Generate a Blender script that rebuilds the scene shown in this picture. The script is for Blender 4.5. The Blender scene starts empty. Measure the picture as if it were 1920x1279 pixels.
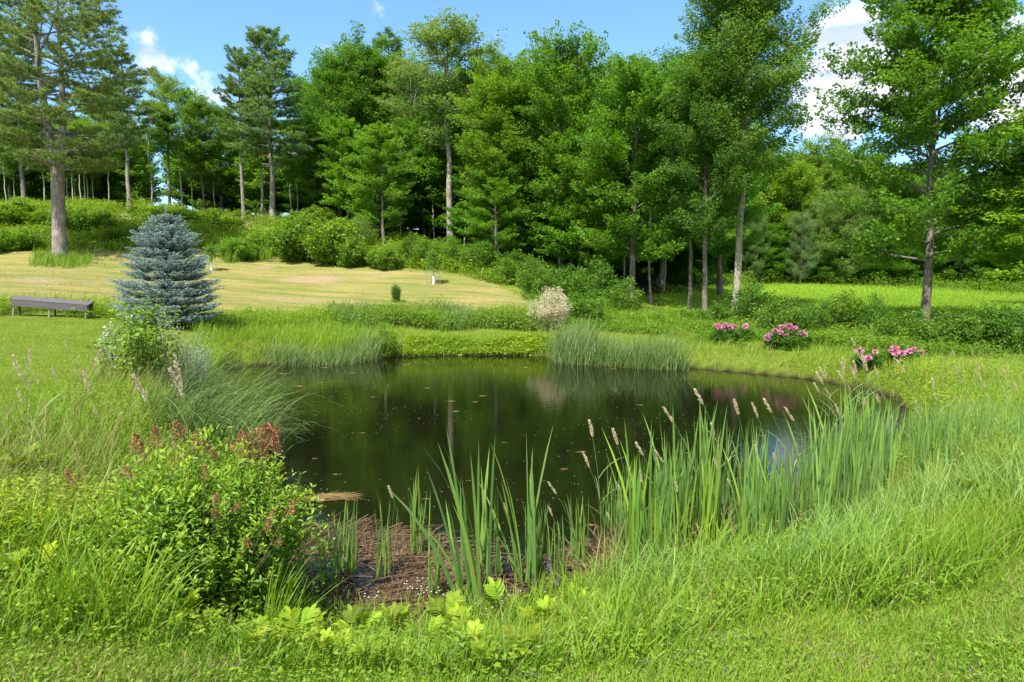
import bpy, math
import numpy as np
R = math.radians
sc = bpy.context.scene
COL = sc.collection

# ------------------------------------------------------------------ camera
CAMZ, PITCH, FPX = 2.6, math.atan(119.5 / 1280.0), 1280.0
cam_d = bpy.data.cameras.new('camera')
cam_d.sensor_width = 36.0
cam_d.lens = 24.0
cam_d.clip_start = 0.05
cam_d.clip_end = 3000.0
cam = bpy.data.objects.new('camera', cam_d)
COL.objects.link(cam)
cam.location = (0, 0, CAMZ)
cam.rotation_euler = (math.pi / 2 - PITCH, 0, 0)
sc.camera = cam

# ------------------------------------------------------------------ sun, sky, exposure
SUN_EL, SUN_AZ = 57.0, 207.0          # azimuth clockwise from +Y (north): behind the camera, to its left
sv = (math.cos(R(SUN_EL)) * math.sin(R(SUN_AZ)), math.cos(R(SUN_EL)) * math.cos(R(SUN_AZ)), math.sin(R(SUN_EL)))
sun_d = bpy.data.lights.new('sun', 'SUN')
sun_d.energy = 3.75
sun_d.angle = R(0.53)
sun_d.color = (1.0, 0.955, 0.88)
sun = bpy.data.objects.new('sun', sun_d)
COL.objects.link(sun)
from mathutils import Vector
sun.rotation_euler = Vector(sv).to_track_quat('Z', 'Y').to_euler()
sun.location = (sv[0] * 60, sv[1] * 60, sv[2] * 60)

def pixdir(px, py):
    u = (px - 960) / FPX; v = (639.5 - py) / FPX
    d = np.array([u, math.cos(PITCH) + v * math.sin(PITCH), -math.sin(PITCH) + v * math.cos(PITCH)])
    return d / np.linalg.norm(d)

world = bpy.data.worlds.new('World')
sc.world = world
world.use_nodes = True
wn, wl = world.node_tree.nodes, world.node_tree.links
wn.clear()
w_out = wn.new('ShaderNodeOutputWorld')
w_bg = wn.new('ShaderNodeBackground')
w_bg.inputs['Strength'].default_value = 0.087
sky = wn.new('ShaderNodeTexSky')
sky.sky_type = 'NISHITA'
sky.sun_disc = False
sky.sun_elevation = R(SUN_EL)
sky.sun_rotation = R(SUN_AZ)
sky.air_density = 1.25
sky.dust_density = 0.25
sky.ozone_density = 1.6
tc = wn.new('ShaderNodeTexCoord')
nrm = wn.new('ShaderNodeVectorMath'); nrm.operation = 'NORMALIZE'
wl.new(tc.outputs['Generated'], nrm.inputs[0])
# cumulus heaps in the sky, given by their direction and angular radius
CLOUDS = [(1582, 76, 2.4), (1572, 130, 2.6), (1545, 165, 2.4), (1565, 212, 2.6), (1640, 120, 2.2), (1690, 180, 2.6), (1870, 110, 2.8), (1900, 170, 3.0), (1990, 140, 4),
          (292, 104, 1.7), (330, 128, 1.5), (402, 170, 1.5), (622, 108, 1.4),
          (-450, 120, 9), (2400, 80, 10)]
# unseen clouds added overhead and behind the camera for fill light: azimuth from straight ahead, elevation, radius
FILL_CLOUDS = [(180, 40, 24), (120, 50, 20), (-110, 52, 18), (60, 72, 17), (-60, 74, 15), (150, 15, 18), (-160, 18, 16), (-130, 20, 12), (100, 18, 15), (-90, 16, 12)]
acc = None
for (cx, cy, rad) in CLOUDS + FILL_CLOUDS:
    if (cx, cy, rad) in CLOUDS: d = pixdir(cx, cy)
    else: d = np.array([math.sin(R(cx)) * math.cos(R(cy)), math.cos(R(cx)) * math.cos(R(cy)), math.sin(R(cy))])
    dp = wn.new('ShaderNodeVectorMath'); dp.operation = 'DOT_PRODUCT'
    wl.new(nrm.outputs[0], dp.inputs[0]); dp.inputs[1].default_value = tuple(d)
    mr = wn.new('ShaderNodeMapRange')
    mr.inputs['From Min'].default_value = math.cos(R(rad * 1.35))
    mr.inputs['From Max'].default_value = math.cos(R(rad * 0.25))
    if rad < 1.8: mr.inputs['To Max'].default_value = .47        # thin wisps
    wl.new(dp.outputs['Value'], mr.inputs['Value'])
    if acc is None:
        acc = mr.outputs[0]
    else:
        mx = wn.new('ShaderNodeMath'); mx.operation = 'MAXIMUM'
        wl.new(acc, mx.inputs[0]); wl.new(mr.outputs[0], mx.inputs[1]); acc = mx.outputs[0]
cn = wn.new('ShaderNodeTexNoise')
cn.inputs['Scale'].default_value = 21.0
cn.inputs['Detail'].default_value = 7.0
cn.inputs['Roughness'].default_value = 0.62
wl.new(nrm.outputs[0], cn.inputs['Vector'])
ad = wn.new('ShaderNodeMath'); ad.operation = 'MULTIPLY_ADD'
wl.new(cn.outputs['Fac'], ad.inputs[0]); ad.inputs[1].default_value = 2.3
wl.new(acc, ad.inputs[2])
mr2 = wn.new('ShaderNodeMapRange'); mr2.interpolation_type = 'SMOOTHSTEP'
mr2.inputs['From Min'].default_value = 1.42; mr2.inputs['From Max'].default_value = 2.05
wl.new(ad.outputs[0], mr2.inputs['Value'])
# shaded bellies: broad flat banding of the cloud's own brightness
st = wn.new('ShaderNodeMapping'); st.inputs['Scale'].default_value = (5, 5, 26)
wl.new(nrm.outputs[0], st.inputs['Vector'])
cn2 = wn.new('ShaderNodeTexNoise'); cn2.inputs['Scale'].default_value = 1.3; cn2.inputs['Detail'].default_value = 5
wl.new(st.outputs[0], cn2.inputs['Vector'])
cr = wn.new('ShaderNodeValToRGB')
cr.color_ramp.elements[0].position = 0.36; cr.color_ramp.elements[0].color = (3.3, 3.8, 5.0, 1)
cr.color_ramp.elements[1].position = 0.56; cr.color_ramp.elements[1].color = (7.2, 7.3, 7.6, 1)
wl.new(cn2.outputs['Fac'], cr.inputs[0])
tint = wn.new('ShaderNodeMix'); tint.data_type = 'RGBA'; tint.blend_type = 'MULTIPLY'
tint.inputs[0].default_value = 1.0
wl.new(sky.outputs[0], tint.inputs[6]); tint.inputs[7].default_value = (.66, .90, 1.12, 1)
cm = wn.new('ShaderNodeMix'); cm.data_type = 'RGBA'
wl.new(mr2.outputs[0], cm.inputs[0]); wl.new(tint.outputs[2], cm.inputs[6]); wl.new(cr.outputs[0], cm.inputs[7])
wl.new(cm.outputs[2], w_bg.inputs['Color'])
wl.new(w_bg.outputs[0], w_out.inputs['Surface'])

sc.view_settings.view_transform = 'Standard'
sc.view_settings.look = 'None'
sc.view_settings.gamma = 1.0
sc.view_settings.exposure = 1.42
cy = sc.cycles
cy.max_bounces = 6
cy.diffuse_bounces = 4
cy.glossy_bounces = 3
cy.transmission_bounces = 3
cy.transparent_max_bounces = 4
cy.caustics_reflective = False
cy.caustics_refractive = False
cy.sample_clamp_indirect = 8.0

# ------------------------------------------------------------------ mesh helpers
class Buf:
    """Collects vertices, faces and one 'tint' value per vertex; build() links it as ONE mesh object."""
    def __init__(self):
        self.v, self.t, self.f3, self.f4, self.m3, self.m4, self.n = [], [], [], [], [], [], 0
    def add(self, V, F, tint=0.5, mat=0):
        V = np.asarray(V, np.float32).reshape(-1, 3); F = np.asarray(F, np.int64)
        self.v.append(V)
        self.t.append(np.broadcast_to(np.asarray(tint, np.float32), (len(V),)))
        if F.shape[1] == 3:
            self.f3.append(F + self.n); self.m3.append(np.full(len(F), mat, np.int32))
        else:
            self.f4.append(F + self.n); self.m4.append(np.full(len(F), mat, np.int32))
        self.n += len(V)
    def mesh(self, name, mats, smooth=False):
        V = np.concatenate(self.v); T = np.concatenate(self.t)
        f3 = np.concatenate(self.f3) if self.f3 else np.zeros((0, 3), np.int64)
        f4 = np.concatenate(self.f4) if self.f4 else np.zeros((0, 4), np.int64)
        mi = np.concatenate(self.m3 + self.m4)
        me = bpy.data.meshes.new(name)
        me.vertices.add(len(V)); me.vertices.foreach_set('co', V.ravel())
        loops = np.concatenate([f3.ravel(), f4.ravel()]).astype(np.int32)
        me.loops.add(len(loops)); me.loops.foreach_set('vertex_index', loops)
        starts = np.concatenate([np.arange(len(f3)) * 3, len(f3) * 3 + np.arange(len(f4)) * 4]).astype(np.int32)
        me.polygons.add(len(starts)); me.polygons.foreach_set('loop_start', starts)
        me.polygons.foreach_set('material_index', mi)
        me.polygons.foreach_set('use_smooth', np.full(len(starts), smooth, bool))
        at = me.attributes.new('tint', 'FLOAT', 'POINT'); at.data.foreach_set('value', T)
        for m in (mats if isinstance(mats, (list, tuple)) else [mats]):
            me.materials.append(m)
        me.update(calc_edges=True)
        return me
    def build(self, name, mats, parent=None, smooth=False):
        o = bpy.data.objects.new(name, self.mesh(name, mats, smooth))
        COL.objects.link(o)
        if parent: o.parent = parent
        return o

def rs(seed): return np.random.default_rng(seed)
def unit(a): return a / np.maximum(np.linalg.norm(a, axis=-1, keepdims=True), 1e-9)

def inst(buf, T, F, P, ex, up, s, tint=0.5, mat=0):
    """Lay template T (k,3) with faces F at points P, its x axis along ex and its z axis near up."""
    T = np.asarray(T, np.float32); F = np.asarray(F); P = np.asarray(P, np.float32)
    n, k = len(P), len(T)
    ex = unit(np.broadcast_to(ex, (n, 3))); up = np.broadcast_to(up, (n, 3))
    ey = np.cross(up, ex); bad = np.linalg.norm(ey, axis=1) < 1e-4
    if bad.any(): ey[bad] = np.cross(np.array([0.3, 0.9, 0.2]), ex[bad])
    ey = unit(ey); ez = np.cross(ex, ey)
    s = np.asarray(s, np.float32)
    s = np.broadcast_to(s[:, None] if s.ndim == 1 else s, (n, 3)) if s.ndim else np.full((n, 3), float(s))
    V = P[:, None] + (T[None, :, 0:1] * (ex * s[:, 0:1])[:, None] + T[None, :, 1:2] * (ey * s[:, 1:2])[:, None] + T[None, :, 2:3] * (ez * s[:, 2:3])[:, None])
    FF = (F[None] + (np.arange(n) * k)[:, None, None]).reshape(-1, F.shape[1])
    tt = np.broadcast_to(np.asarray(tint, np.float32), (n,))
    buf.add(V.reshape(-1, 3), FF, np.repeat(tt, k), mat)

KITE = np.array([(0, 0, 0), (.42, .5, .07), (1, 0, -.06), (.42, -.5, .07)]); KITE_F = np.array([(0, 3, 2), (0, 2, 1)])
LEAF = np.array([(0, 0, 0), (.28, .42, .08), (.68, .36, .05), (1, 0, -.12), (.68, -.36, .05), (.28, -.42, .08), (.5, 0, -.02)])
LEAF_F = np.array([(0, 6, 1), (1, 6, 2), (2, 6, 3), (3, 6, 4), (4, 6, 5), (5, 6, 0)])
# five-pointed leaf
MAPLE = np.array([(0, 0, 0), (.12, .52, -.03), (.36, .22, .04), (.68, .50, -.04), (.62, .16, .04), (1.05, 0, -.10), (.62, -.16, .04), (.68, -.50, -.04), (.36, -.22, .04), (.12, -.52, -.03)])
MAPLE_F = np.array([(0, 2, 1), (2, 4, 3), (4, 6, 5), (8, 7, 6), (0, 9, 8), (0, 8, 2), (2, 8, 6), (2, 6, 4)])
NEEDLE = np.array([(0, .5, 0), (0, -.5, 0), (1, 0, 0)]); NEEDLE_F = np.array([(0, 1, 2)])

def blades(buf, P, az, h, w, lean, bend, tint=0.5, nseg=3, mat=0):
    """Grass blades: at P, growing up and arching towards azimuth az; lean = start tilt, bend = extra tilt by the tip (radians)."""
    n = len(P); P = np.asarray(P, np.float32)
    az, h, w, lean, bend = [np.broadcast_to(np.asarray(a, np.float32), (n,)) for a in (az, h, w, lean, bend)]
    hd = np.stack([np.cos(az), np.sin(az), 0 * az], 1)
    sd = np.stack([-np.sin(az), np.cos(az), 0 * az], 1)
    # blades twist: their flat side is turned at random against the arch
    tw = (np.sin(P[:, 0] * 91.7 + P[:, 1] * 57.3 + az * 3.1) * 1.2)[:, None]
    sd = unit(sd * np.cos(tw) + hd * np.sin(tw))
    pts = [P]; cur = P
    for i in range(nseg):
        a = (lean + bend * ((i + 0.5) / nseg) ** 1.3)[:, None]
        cur = cur + (hd * np.sin(a) + np.array([0, 0, 1]) * np.cos(a)) * (h / nseg)[:, None]
        pts.append(cur)
    V = []
    for i, p in enumerate(pts[:-1]):
        t = i / nseg
        hw = (w * (0.5 if i else 0.38) * (1 - 0.55 * t ** 1.6))[:, None]
        V += [p - sd * hw, p + sd * hw]
    V.append(pts[-1])
    V = np.stack(V, 1); k = V.shape[1]
    base = (np.arange(n) * k)[:, None]
    q = np.concatenate([base + np.array([[2 * i, 2 * i + 1, 2 * i + 3, 2 * i + 2]]) for i in range(nseg - 1)]) if nseg > 1 else None
    t3 = base + np.array([[2 * nseg - 2, 2 * nseg - 1, 2 * nseg]])
    tt = np.repeat(np.broadcast_to(np.asarray(tint, np.float32), (n,)), k)
    n0 = buf.n
    buf.add(V.reshape(-1, 3), t3, tt, mat)
    if q is not None:
        buf.f4.append(q + n0); buf.m4.append(np.full(len(q), mat, np.int32))

def tube(buf, pts, rad, ns=6, tint=0.5, mat=0, cap=False):
    pts = np.asarray(pts, float); k = len(pts)
    rad = np.broadcast_to(np.asarray(rad, float), (k,))
    tg = np.gradient(pts, axis=0); tg = unit(tg)
    ref = np.array([1., 0, 0]) if abs(tg[0][0]) < .8 else np.array([0, 1., 0])
    u = unit(np.cross(tg, ref)); v = np.cross(tg, u)
    an = np.arange(ns) * 2 * math.pi / ns
    V = pts[:, None] + rad[:, None, None] * (np.cos(an)[None, :, None] * u[:, None] + np.sin(an)[None, :, None] * v[:, None])
    i = np.arange(k - 1)[:, None] * ns; j = np.arange(ns)[None]; j2 = (j + 1) % ns
    F = np.stack([i + j, i + j2, i + ns + j2, i + ns + j], -1).reshape(-1, 4)
    buf.add(V.reshape(-1, 3), F, tint, mat)
    if cap:
        c = len(pts) * ns
        buf.add(np.concatenate([V[-1], pts[-1:]]), np.array([(a, (a + 1) % ns, ns) for a in range(ns)]), tint, mat)

def box(buf, c, size, rot=None, tint=.5, mat=0, bev=0.0):
    sx, sy, sz = [s / 2 for s in size]
    V = np.array([(x, y, z) for x in (-sx, sx) for y in (-sy, sy) for z in (-sz, sz)], float)
    if rot is not None: V = V @ np.array(rot).T
    F = [(0, 1, 3, 2), (4, 6, 7, 5), (0, 4, 5, 1), (2, 3, 7, 6), (0, 2, 6, 4), (1, 5, 7, 3)]
    buf.add(V + np.array(c), F, tint, mat)

def rotz(a): return np.array([[math.cos(a), -math.sin(a), 0], [math.sin(a), math.cos(a), 0], [0, 0, 1]])
def rotx(a): return np.array([[1, 0, 0], [0, math.cos(a), -math.sin(a)], [0, math.sin(a), math.cos(a)]])
def roty(a): return np.array([[math.cos(a), 0, math.sin(a)], [0, 1, 0], [-math.sin(a), 0, math.cos(a)]])

# ------------------------------------------------------------------ object helpers
def tag(o, label=None, cat=None, group=None, kind=None):
    if label: o['label'] = label
    if cat: o['category'] = cat
    if group: o['group'] = group
    if kind: o['kind'] = kind
    return o

def thing(name, label, cat, loc=(0, 0, 0), rz=0.0, group=None, scale=(1, 1, 1)):
    o = bpy.data.objects.new(name, None)
    o.empty_display_size = 0.2
    COL.objects.link(o)
    o.location = loc; o.rotation_euler = (0, 0, rz); o.scale = scale
    return tag(o, label, cat, group)

def part(name, me, parent, color=None):
    o = bpy.data.objects.new(name, me)
    COL.objects.link(o); o.parent = parent
    if color: o.color = (*color, 1)
    return o

# ------------------------------------------------------------------ materials
def newmat(name):
    m = bpy.data.materials.new(name); m.use_nodes = True
    n, l = m.node_tree.nodes, m.node_tree.links
    n.clear()
    out = n.new('ShaderNodeOutputMaterial')
    return m, n, l, out

def leafmat(name, a, b, trans=0.38, rough=0.5, spec=0.3, tmul=(1.25, 1.15, 0.45), noise=0.0):
    m, n, l, out = newmat(name)
    at = n.new('ShaderNodeAttribute'); at.attribute_name = 'tint'
    mx = n.new('ShaderNodeMix'); mx.data_type = 'RGBA'
    l.new(at.outputs['Fac'], mx.inputs[0]); mx.inputs[6].default_value = (*a, 1); mx.inputs[7].default_value = (*b, 1)
    oi = n.new('ShaderNodeObjectInfo')
    mu = n.new('ShaderNodeMix'); mu.data_type = 'RGBA'; mu.blend_type = 'MULTIPLY'; mu.inputs[0].default_value = 1
    l.new(mx.outputs[2], mu.inputs[6]); l.new(oi.outputs['Color'], mu.inputs[7])
    pb = n.new('ShaderNodeBsdfPrincipled')
    pb.inputs['Roughness'].default_value = rough; pb.inputs['Specular IOR Level'].default_value = spec
    l.new(mu.outputs[2], pb.inputs['Base Color'])
    tm = n.new('ShaderNodeMix'); tm.data_type = 'RGBA'; tm.blend_type = 'MULTIPLY'; tm.inputs[0].default_value = 1
    l.new(mu.outputs[2], tm.inputs[6]); tm.inputs[7].default_value = (*tmul, 1)
    tr = n.new('ShaderNodeBsdfTranslucent'); l.new(tm.outputs[2], tr.inputs['Color'])
    ms = n.new('ShaderNodeMixShader'); ms.inputs[0].default_value = trans
    l.new(pb.outputs[0], ms.inputs[1]); l.new(tr.outputs[0], ms.inputs[2]); l.new(ms.outputs[0], out.inputs['Surface'])
    return m

def barkmat(name, a, b, scale=6.0, stretch=0.22, bump=0.5, dist=0.03):
    m, n, l, out = newmat(name)
    t = n.new('ShaderNodeTexCoord'); mp = n.new('ShaderNodeMapping'); mp.inputs['Scale'].default_value = (1, 1, stretch)
    l.new(t.outputs['Object'], mp.inputs['Vector'])
    no = n.new('ShaderNodeTexNoise'); no.inputs['Scale'].default_value = scale; no.inputs['Detail'].default_value = 6; no.inputs['Roughness'].default_value = .7
    l.new(mp.outputs[0], no.inputs['Vector'])
    no2 = n.new('ShaderNodeTexNoise'); no2.inputs['Scale'].default_value = scale * .25; no2.inputs['Detail'].default_value = 3
    l.new(t.outputs['Object'], no2.inputs['Vector'])
    av = n.new('ShaderNodeMath'); av.operation = 'MULTIPLY_ADD'; l.new(no2.outputs['Fac'], av.inputs[0]); av.inputs[1].default_value = .55; l.new(no.outputs['Fac'], av.inputs[2])
    cr = n.new('ShaderNodeValToRGB'); cr.color_ramp.elements[0].position = .55; cr.color_ramp.elements[0].color = (*a, 1)
    cr.color_ramp.elements[1].position = .98; cr.color_ramp.elements[1].color = (*b, 1)
    l.new(av.outputs[0], cr.inputs[0])
    oi = n.new('ShaderNodeObjectInfo'); mu = n.new('ShaderNodeMix'); mu.data_type = 'RGBA'; mu.blend_type = 'MULTIPLY'; mu.inputs[0].default_value = 1
    l.new(cr.outputs[0], mu.inputs[6]); l.new(oi.outputs['Color'], mu.inputs[7])
    pb = n.new('ShaderNodeBsdfPrincipled'); pb.inputs['Roughness'].default_value = .9; pb.inputs['Specular IOR Level'].default_value = .15
    l.new(mu.outputs[2], pb.inputs['Base Color'])
    bp = n.new('ShaderNodeBump'); bp.inputs['Strength'].default_value = bump; bp.inputs['Distance'].default_value = dist
    l.new(no.outputs['Fac'], bp.inputs['Height']); l.new(bp.outputs[0], pb.inputs['Normal'])
    l.new(pb.outputs[0], out.inputs['Surface'])
    return m

# ------------------------------------------------------------------ terrain
SP, CP = math.sin(PITCH), math.cos(PITCH)
def pix_at(px, py, d):
    """World point at forward distance d (metres along +Y) seen at photo pixel px, py."""
    v = (639.5 - py) / FPX; u = (px - 960) / FPX
    k = d / (CP + v * SP)
    return np.array([u * k, d, CAMZ + k * (-SP + v * CP)])

def project(P):
    P = np.asarray(P, float); x = P[..., 0]; y = P[..., 1]; z = P[..., 2] - CAMZ
    dep = y * CP - z * SP; dep = np.where(dep < .05, .05, dep)
    vv = (y * SP + z * CP) / dep
    return 960 + FPX * x / dep, 639.5 - FPX * vv

CTRL = [  # photo x, photo y, forward distance
 (0, 1279, 2.9), (960, 1279, 2.9), (1920, 1279, 2.9), (480, 1279, 2.9), (1440, 1279, 2.9), (200, 1120, 4.0), (0, 1120, 4.0), (-300, 1000, 5),
 (1920, 1060, 4.6), (1920, 900, 7.0), (1920, 760, 11.2), (1920, 690, 15.6), (2200, 760, 11.2), (1650, 1050, 4.75), (1250, 1180, 3.95), (900, 1215, 3.75), (600, 1200, 3.75),
 (1500, 672, 19), (1650, 680, 17), (1400, 655, 20.4), (1360, 640, 22.4), (1480, 652, 20), (1733, 612, 27.8), (1600, 645, 22), (1850, 630, 23),
 (0, 850, 6.0), (0, 700, 10.5), (0, 640, 15), (100, 597, 21), (-250, 590, 21), (250, 620, 18.5), (330, 603, 21), (300, 690, 12.5), (180, 760, 9.0), (420, 660, 18.5), (500, 645, 21),
 (620, 640, 22), (880, 640, 23.2), (880, 622, 26.5), (880, 612, 28.5), (880, 585, 30.5), (880, 560, 33.5), (880, 530, 38), (880, 512, 41), (900, 490, 45),
 (500, 612, 24), (500, 590, 27), (500, 550, 33), (500, 510, 40), (500, 488, 44), (500, 440, 50), (490, 412, 54), (600, 495, 43), (700, 500, 42), (760, 505, 41),
 (110, 560, 25.5), (110, 520, 32), (110, 482, 40), (110, 440, 46), (50, 395, 54), (200, 392, 54), (350, 400, 54), (-250, 480, 40), (-250, 390, 54), (250, 480, 41), (400, 482, 43), (-250, 540, 28),
 (1000, 590, 29.5), (1000, 570, 33), (1000, 540, 38), (930, 500, 43.5), (845, 457, 50), (750, 452, 51), (1050, 520, 42), (1135, 545, 40), (1185, 572, 38), (1320, 590, 35.5), (1380, 586, 37),
 (1150, 600, 31), (1030, 617, 26), (1250, 610, 28),
 (1600, 565, 42), (1500, 533, 75), (1260, 540, 60), (1920, 592, 30), (1920, 562, 50), (1760, 544, 66), (1400, 560, 50), (2300, 575, 40), (2300, 560, 66), (1380, 532, 75), (1100, 490, 60), (950, 450, 65),
]
C3 = np.array([pix_at(*c) for c in CTRL])
EXTRA = np.array([(0, 0, 1.0), (-6, -3, 1.1), (6, -3, 1.0), (0, -12, 1.1), (-15, 0, 1.2), (15, 0, .9), (-30, -20, 1.3), (30, -20, 1),
  (-60, 70, 8.6), (-35, 75, 8.6), (-10, 75, 7.4), (-60, 110, 9), (-20, 110, 8.5), (10, 95, 5.5), (25, 110, 4), (50, 95, 2.4), (80, 90, 1.6), (60, 130, 4), (-110, 60, 8), (-60, 20, 2.5),
  (60, 20, .8), (100, 50, 1.2), (-200, 150, 9), (200, 150, 3), (0, 220, 8), (-300, -50, 4), (300, -50, 2), (0, -200, 2), (-450, 450, 10), (450, 450, 8), (0, 600, 10), (600, 0, 4), (-600, 0, 6)], float)
CT = np.concatenate([C3, EXTRA])
_c2 = 2.5 ** 2
def _phi(ax, ay, bx, by): return np.sqrt((ax - bx) ** 2 + (ay - by) ** 2 + _c2)
_A = _phi(CT[:, None, 0], CT[:, None, 1], CT[None, :, 0], CT[None, :, 1])
_n = len(CT)
_M = np.zeros((_n + 1, _n + 1)); _M[:_n, :_n] = _A - np.eye(_n) * 0.9; _M[:_n, _n] = 1; _M[_n, :_n] = 1
_W = np.linalg.solve(_M, np.concatenate([CT[:, 2], [0]]))
def z_raw(x, y):
    x = np.asarray(x, float).ravel(); y = np.asarray(y, float).ravel(); out = np.empty(len(x))
    for i in range(0, len(x), 40000):
        s = slice(i, i + 40000)
        out[s] = _phi(x[s, None], y[s, None], CT[None, :, 0], CT[None, :, 1]) @ _W[:_n] + _W[_n]
    return out

POND_PX = [(425, 697), (470, 684), (560, 686), (640, 684), (700, 676), (750, 668), (900, 666), (1040, 668), (1070, 684), (1180, 690), (1290, 690), (1360, 696), (1450, 704), (1540, 714), (1620, 731), (1672, 746), (1698, 766),
           (1685, 802), (1655, 852), (1630, 915), (1550, 965), (1420, 1010), (1260, 1050), (1110, 1110), (1000, 1145), (880, 1165), (760, 1165), (650, 1150), (580, 1105), (520, 1040), (480, 960), (440, 880), (380, 830), (350, 790), (380, 755), (430, 735), (445, 712)]
def on_plane(px, py, z=0.0):
    d = pixdir(px, py); k = (z - CAMZ) / d[2]
    return np.array([d[0] * k, d[1] * k, z])
POND = np.array([on_plane(*p)[:2] for p in POND_PX])
# smooth the outline
for _ in range(2):
    nx = np.roll(POND, -1, 0); POND = np.stack([POND * .75 + nx * .25, POND * .25 + nx * .75], 1).reshape(-1, 2)

def inpoly(x, y, poly):
    x = np.asarray(x); y = np.asarray(y); c = np.zeros(x.shape, bool); n = len(poly); j = n - 1
    for i in range(n):
        xi, yi = poly[i]; xj, yj = poly[j]
        if yi != yj:
            c ^= ((yi > y) != (yj > y)) & (x < (xj - xi) * (y - yi) / (yj - yi) + xi)
        j = i
    return c
def sdist(x, y, poly):
    best = np.full(x.shape, 1e9); n = len(poly)
    for i in range(n):
        a = poly[i]; b = poly[(i + 1) % n]; ab = b - a; l2 = max((ab ** 2).sum(), 1e-9)
        t = np.clip(((x - a[0]) * ab[0] + (y - a[1]) * ab[1]) / l2, 0, 1)
        best = np.minimum(best, (x - a[0] - t * ab[0]) ** 2 + (y - a[1] - t * ab[1]) ** 2)
    d = np.sqrt(best)
    return np.where(inpoly(x, y, poly), -d, d)
def smooth(t): t = np.clip(t, 0, 1); return t * t * (3 - 2 * t)

# signed pond distance on a grid, looked up bilinearly
GX0, GY0, GS = -26.0, 0.0, 0.1
_gx = np.arange(GX0, 26, GS); _gy = np.arange(GY0, 32, GS)
_GXX, _GYY = np.meshgrid(_gx, _gy)
PD = sdist(_GXX, _GYY, POND)
def pond_d(x, y):
    x = np.asarray(x, float); y = np.asarray(y, float)
    i = np.clip((x - GX0) / GS, 0, len(_gx) - 1.001); j = np.clip((y - GY0) / GS, 0, len(_gy) - 1.001)
    a = i.astype(int); b = j.astype(int); fa = i - a; fb = j - b
    v = PD[b, a] * (1 - fa) * (1 - fb) + PD[b, a + 1] * fa * (1 - fb) + PD[b + 1, a] * (1 - fa) * fb + PD[b + 1, a + 1] * fa * fb
    out = np.maximum(np.maximum(GX0 - x, x - 26), np.maximum(y - 32, GY0 - y))
    return np.where(out > 0, np.maximum(v, 0) + out, v)
def ground_z(x, y):
    sh = np.shape(x); x = np.asarray(x, float).ravel(); y = np.asarray(y, float).ravel()
    zr = z_raw(x, y); sd = pond_d(x, y)
    near = np.clip((9 - y) / 4, 0, 1)
    w = .9 + 1.2 * near
    s = smooth(sd / w)
    bumps = .03 * np.sin(x * 1.3 + y * .7) * np.sin(y * 1.1 - x * .4) + .015 * np.sin(x * 4.1 + 1) * np.sin(y * 3.7)
    z_out = .02 + (np.maximum(zr, .1) + bumps - .02) * s
    z_in = np.maximum(-.9, .02 + sd * (.32 - .22 * near))
    return np.where(sd > 0, z_out, z_in).reshape(sh)
def ground_px(px, py, dmin=1.5, dmax=140):
    """First terrain point along the view ray through a photo pixel."""
    dr = pixdir(px, py); ts = np.exp(np.linspace(math.log(dmin), math.log(dmax), 900))
    P = np.array([0, 0, CAMZ]) + dr * ts[:, None]
    below = P[:, 2] < np.maximum(ground_z(P[:, 0], P[:, 1]), -.02)
    i = int(np.argmax(below)) if below.any() else len(ts) - 1
    return P[i]
def at(px, d):
    """Ground point at forward distance d below photo column px."""
    x = (px - 960) / FPX * d
    for _ in range(3):
        z = float(ground_z(np.array([x]), np.array([d]))[0])
        x = (px - 960) / FPX * (d * CP - (z - CAMZ) * SP)
    return np.array([x, d, z])

# ground sheet: fine near the camera, coarse towards the horizon
def axis(lo, hi, c, s0, g):
    r = [c]
    while r[-1] < hi: r.append(r[-1] + s0 + g * abs(r[-1] - c))
    l = [c]
    while l[-1] > lo: l.append(l[-1] - s0 - g * abs(l[-1] - c))
    return np.array(sorted(set(l + r)))
gx = axis(-700, 700, 0.0, .12, .022); gy = axis(-250, 900, 5.0, .09, .017)
GX, GY = np.meshgrid(gx, gy)
GZ = ground_z(GX, GY)
gp = np.stack([GX, GY, GZ], -1).reshape(-1, 3)
gpx, gpy = project(gp)
gd = gp[:, 1]
def blob(cx, cy, rx, ry, px, py): return np.exp(-(((px - cx) / rx) ** 2 + ((py - cy) / ry) ** 2) ** 1.5)
front = gd > 1.0
dry = np.zeros(len(gp))
for (cx, cy, rx, ry, a) in [(600, 524, 52, 9, 1.0), (560, 524, 40, 7, .9), (700, 517, 60, 6, .6), (70, 526, 60, 10, .75), (190, 530, 70, 8, .5), (780, 543, 150, 7, .42), (560, 562, 160, 8, .45), (500, 501, 20, 4, .8), (480, 518, 40, 4, .4),
                            (900, 560, 90, 9, .35), (300, 540, 60, 6, .4), (455, 425, 28, 9, 1.0), (240, 408, 26, 8, .7)]:
    dry = np.maximum(dry, a * blob(cx, cy, rx, ry, gpx, gpy) * (gd > 24) * (gd < 58))
HILL_PX = [(-400, 470), (120, 470), (400, 470), (520, 480), (640, 496), (760, 505), (900, 520), (985, 560), (1000, 592), (880, 592), (640, 585), (380, 580), (-400, 560)]
FIELD_PX = [(1235, 520), (1500, 525), (1750, 535), (1930, 550), (2400, 565), (2400, 640), (1900, 620), (1600, 608), (1330, 600), (1235, 575)]
hill = inpoly(gpx, gpy, HILL_PX) & (gd > 24) & (gd < 46)
field = (inpoly(gpx, gpy, FIELD_PX) & (gd > 24) & (gd < 85)) | ((gp[:, 0] > 17) & (gd > 28) & (gd < 78))
sd_g = pond_d(gp[:, 0], gp[:, 1])
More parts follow.
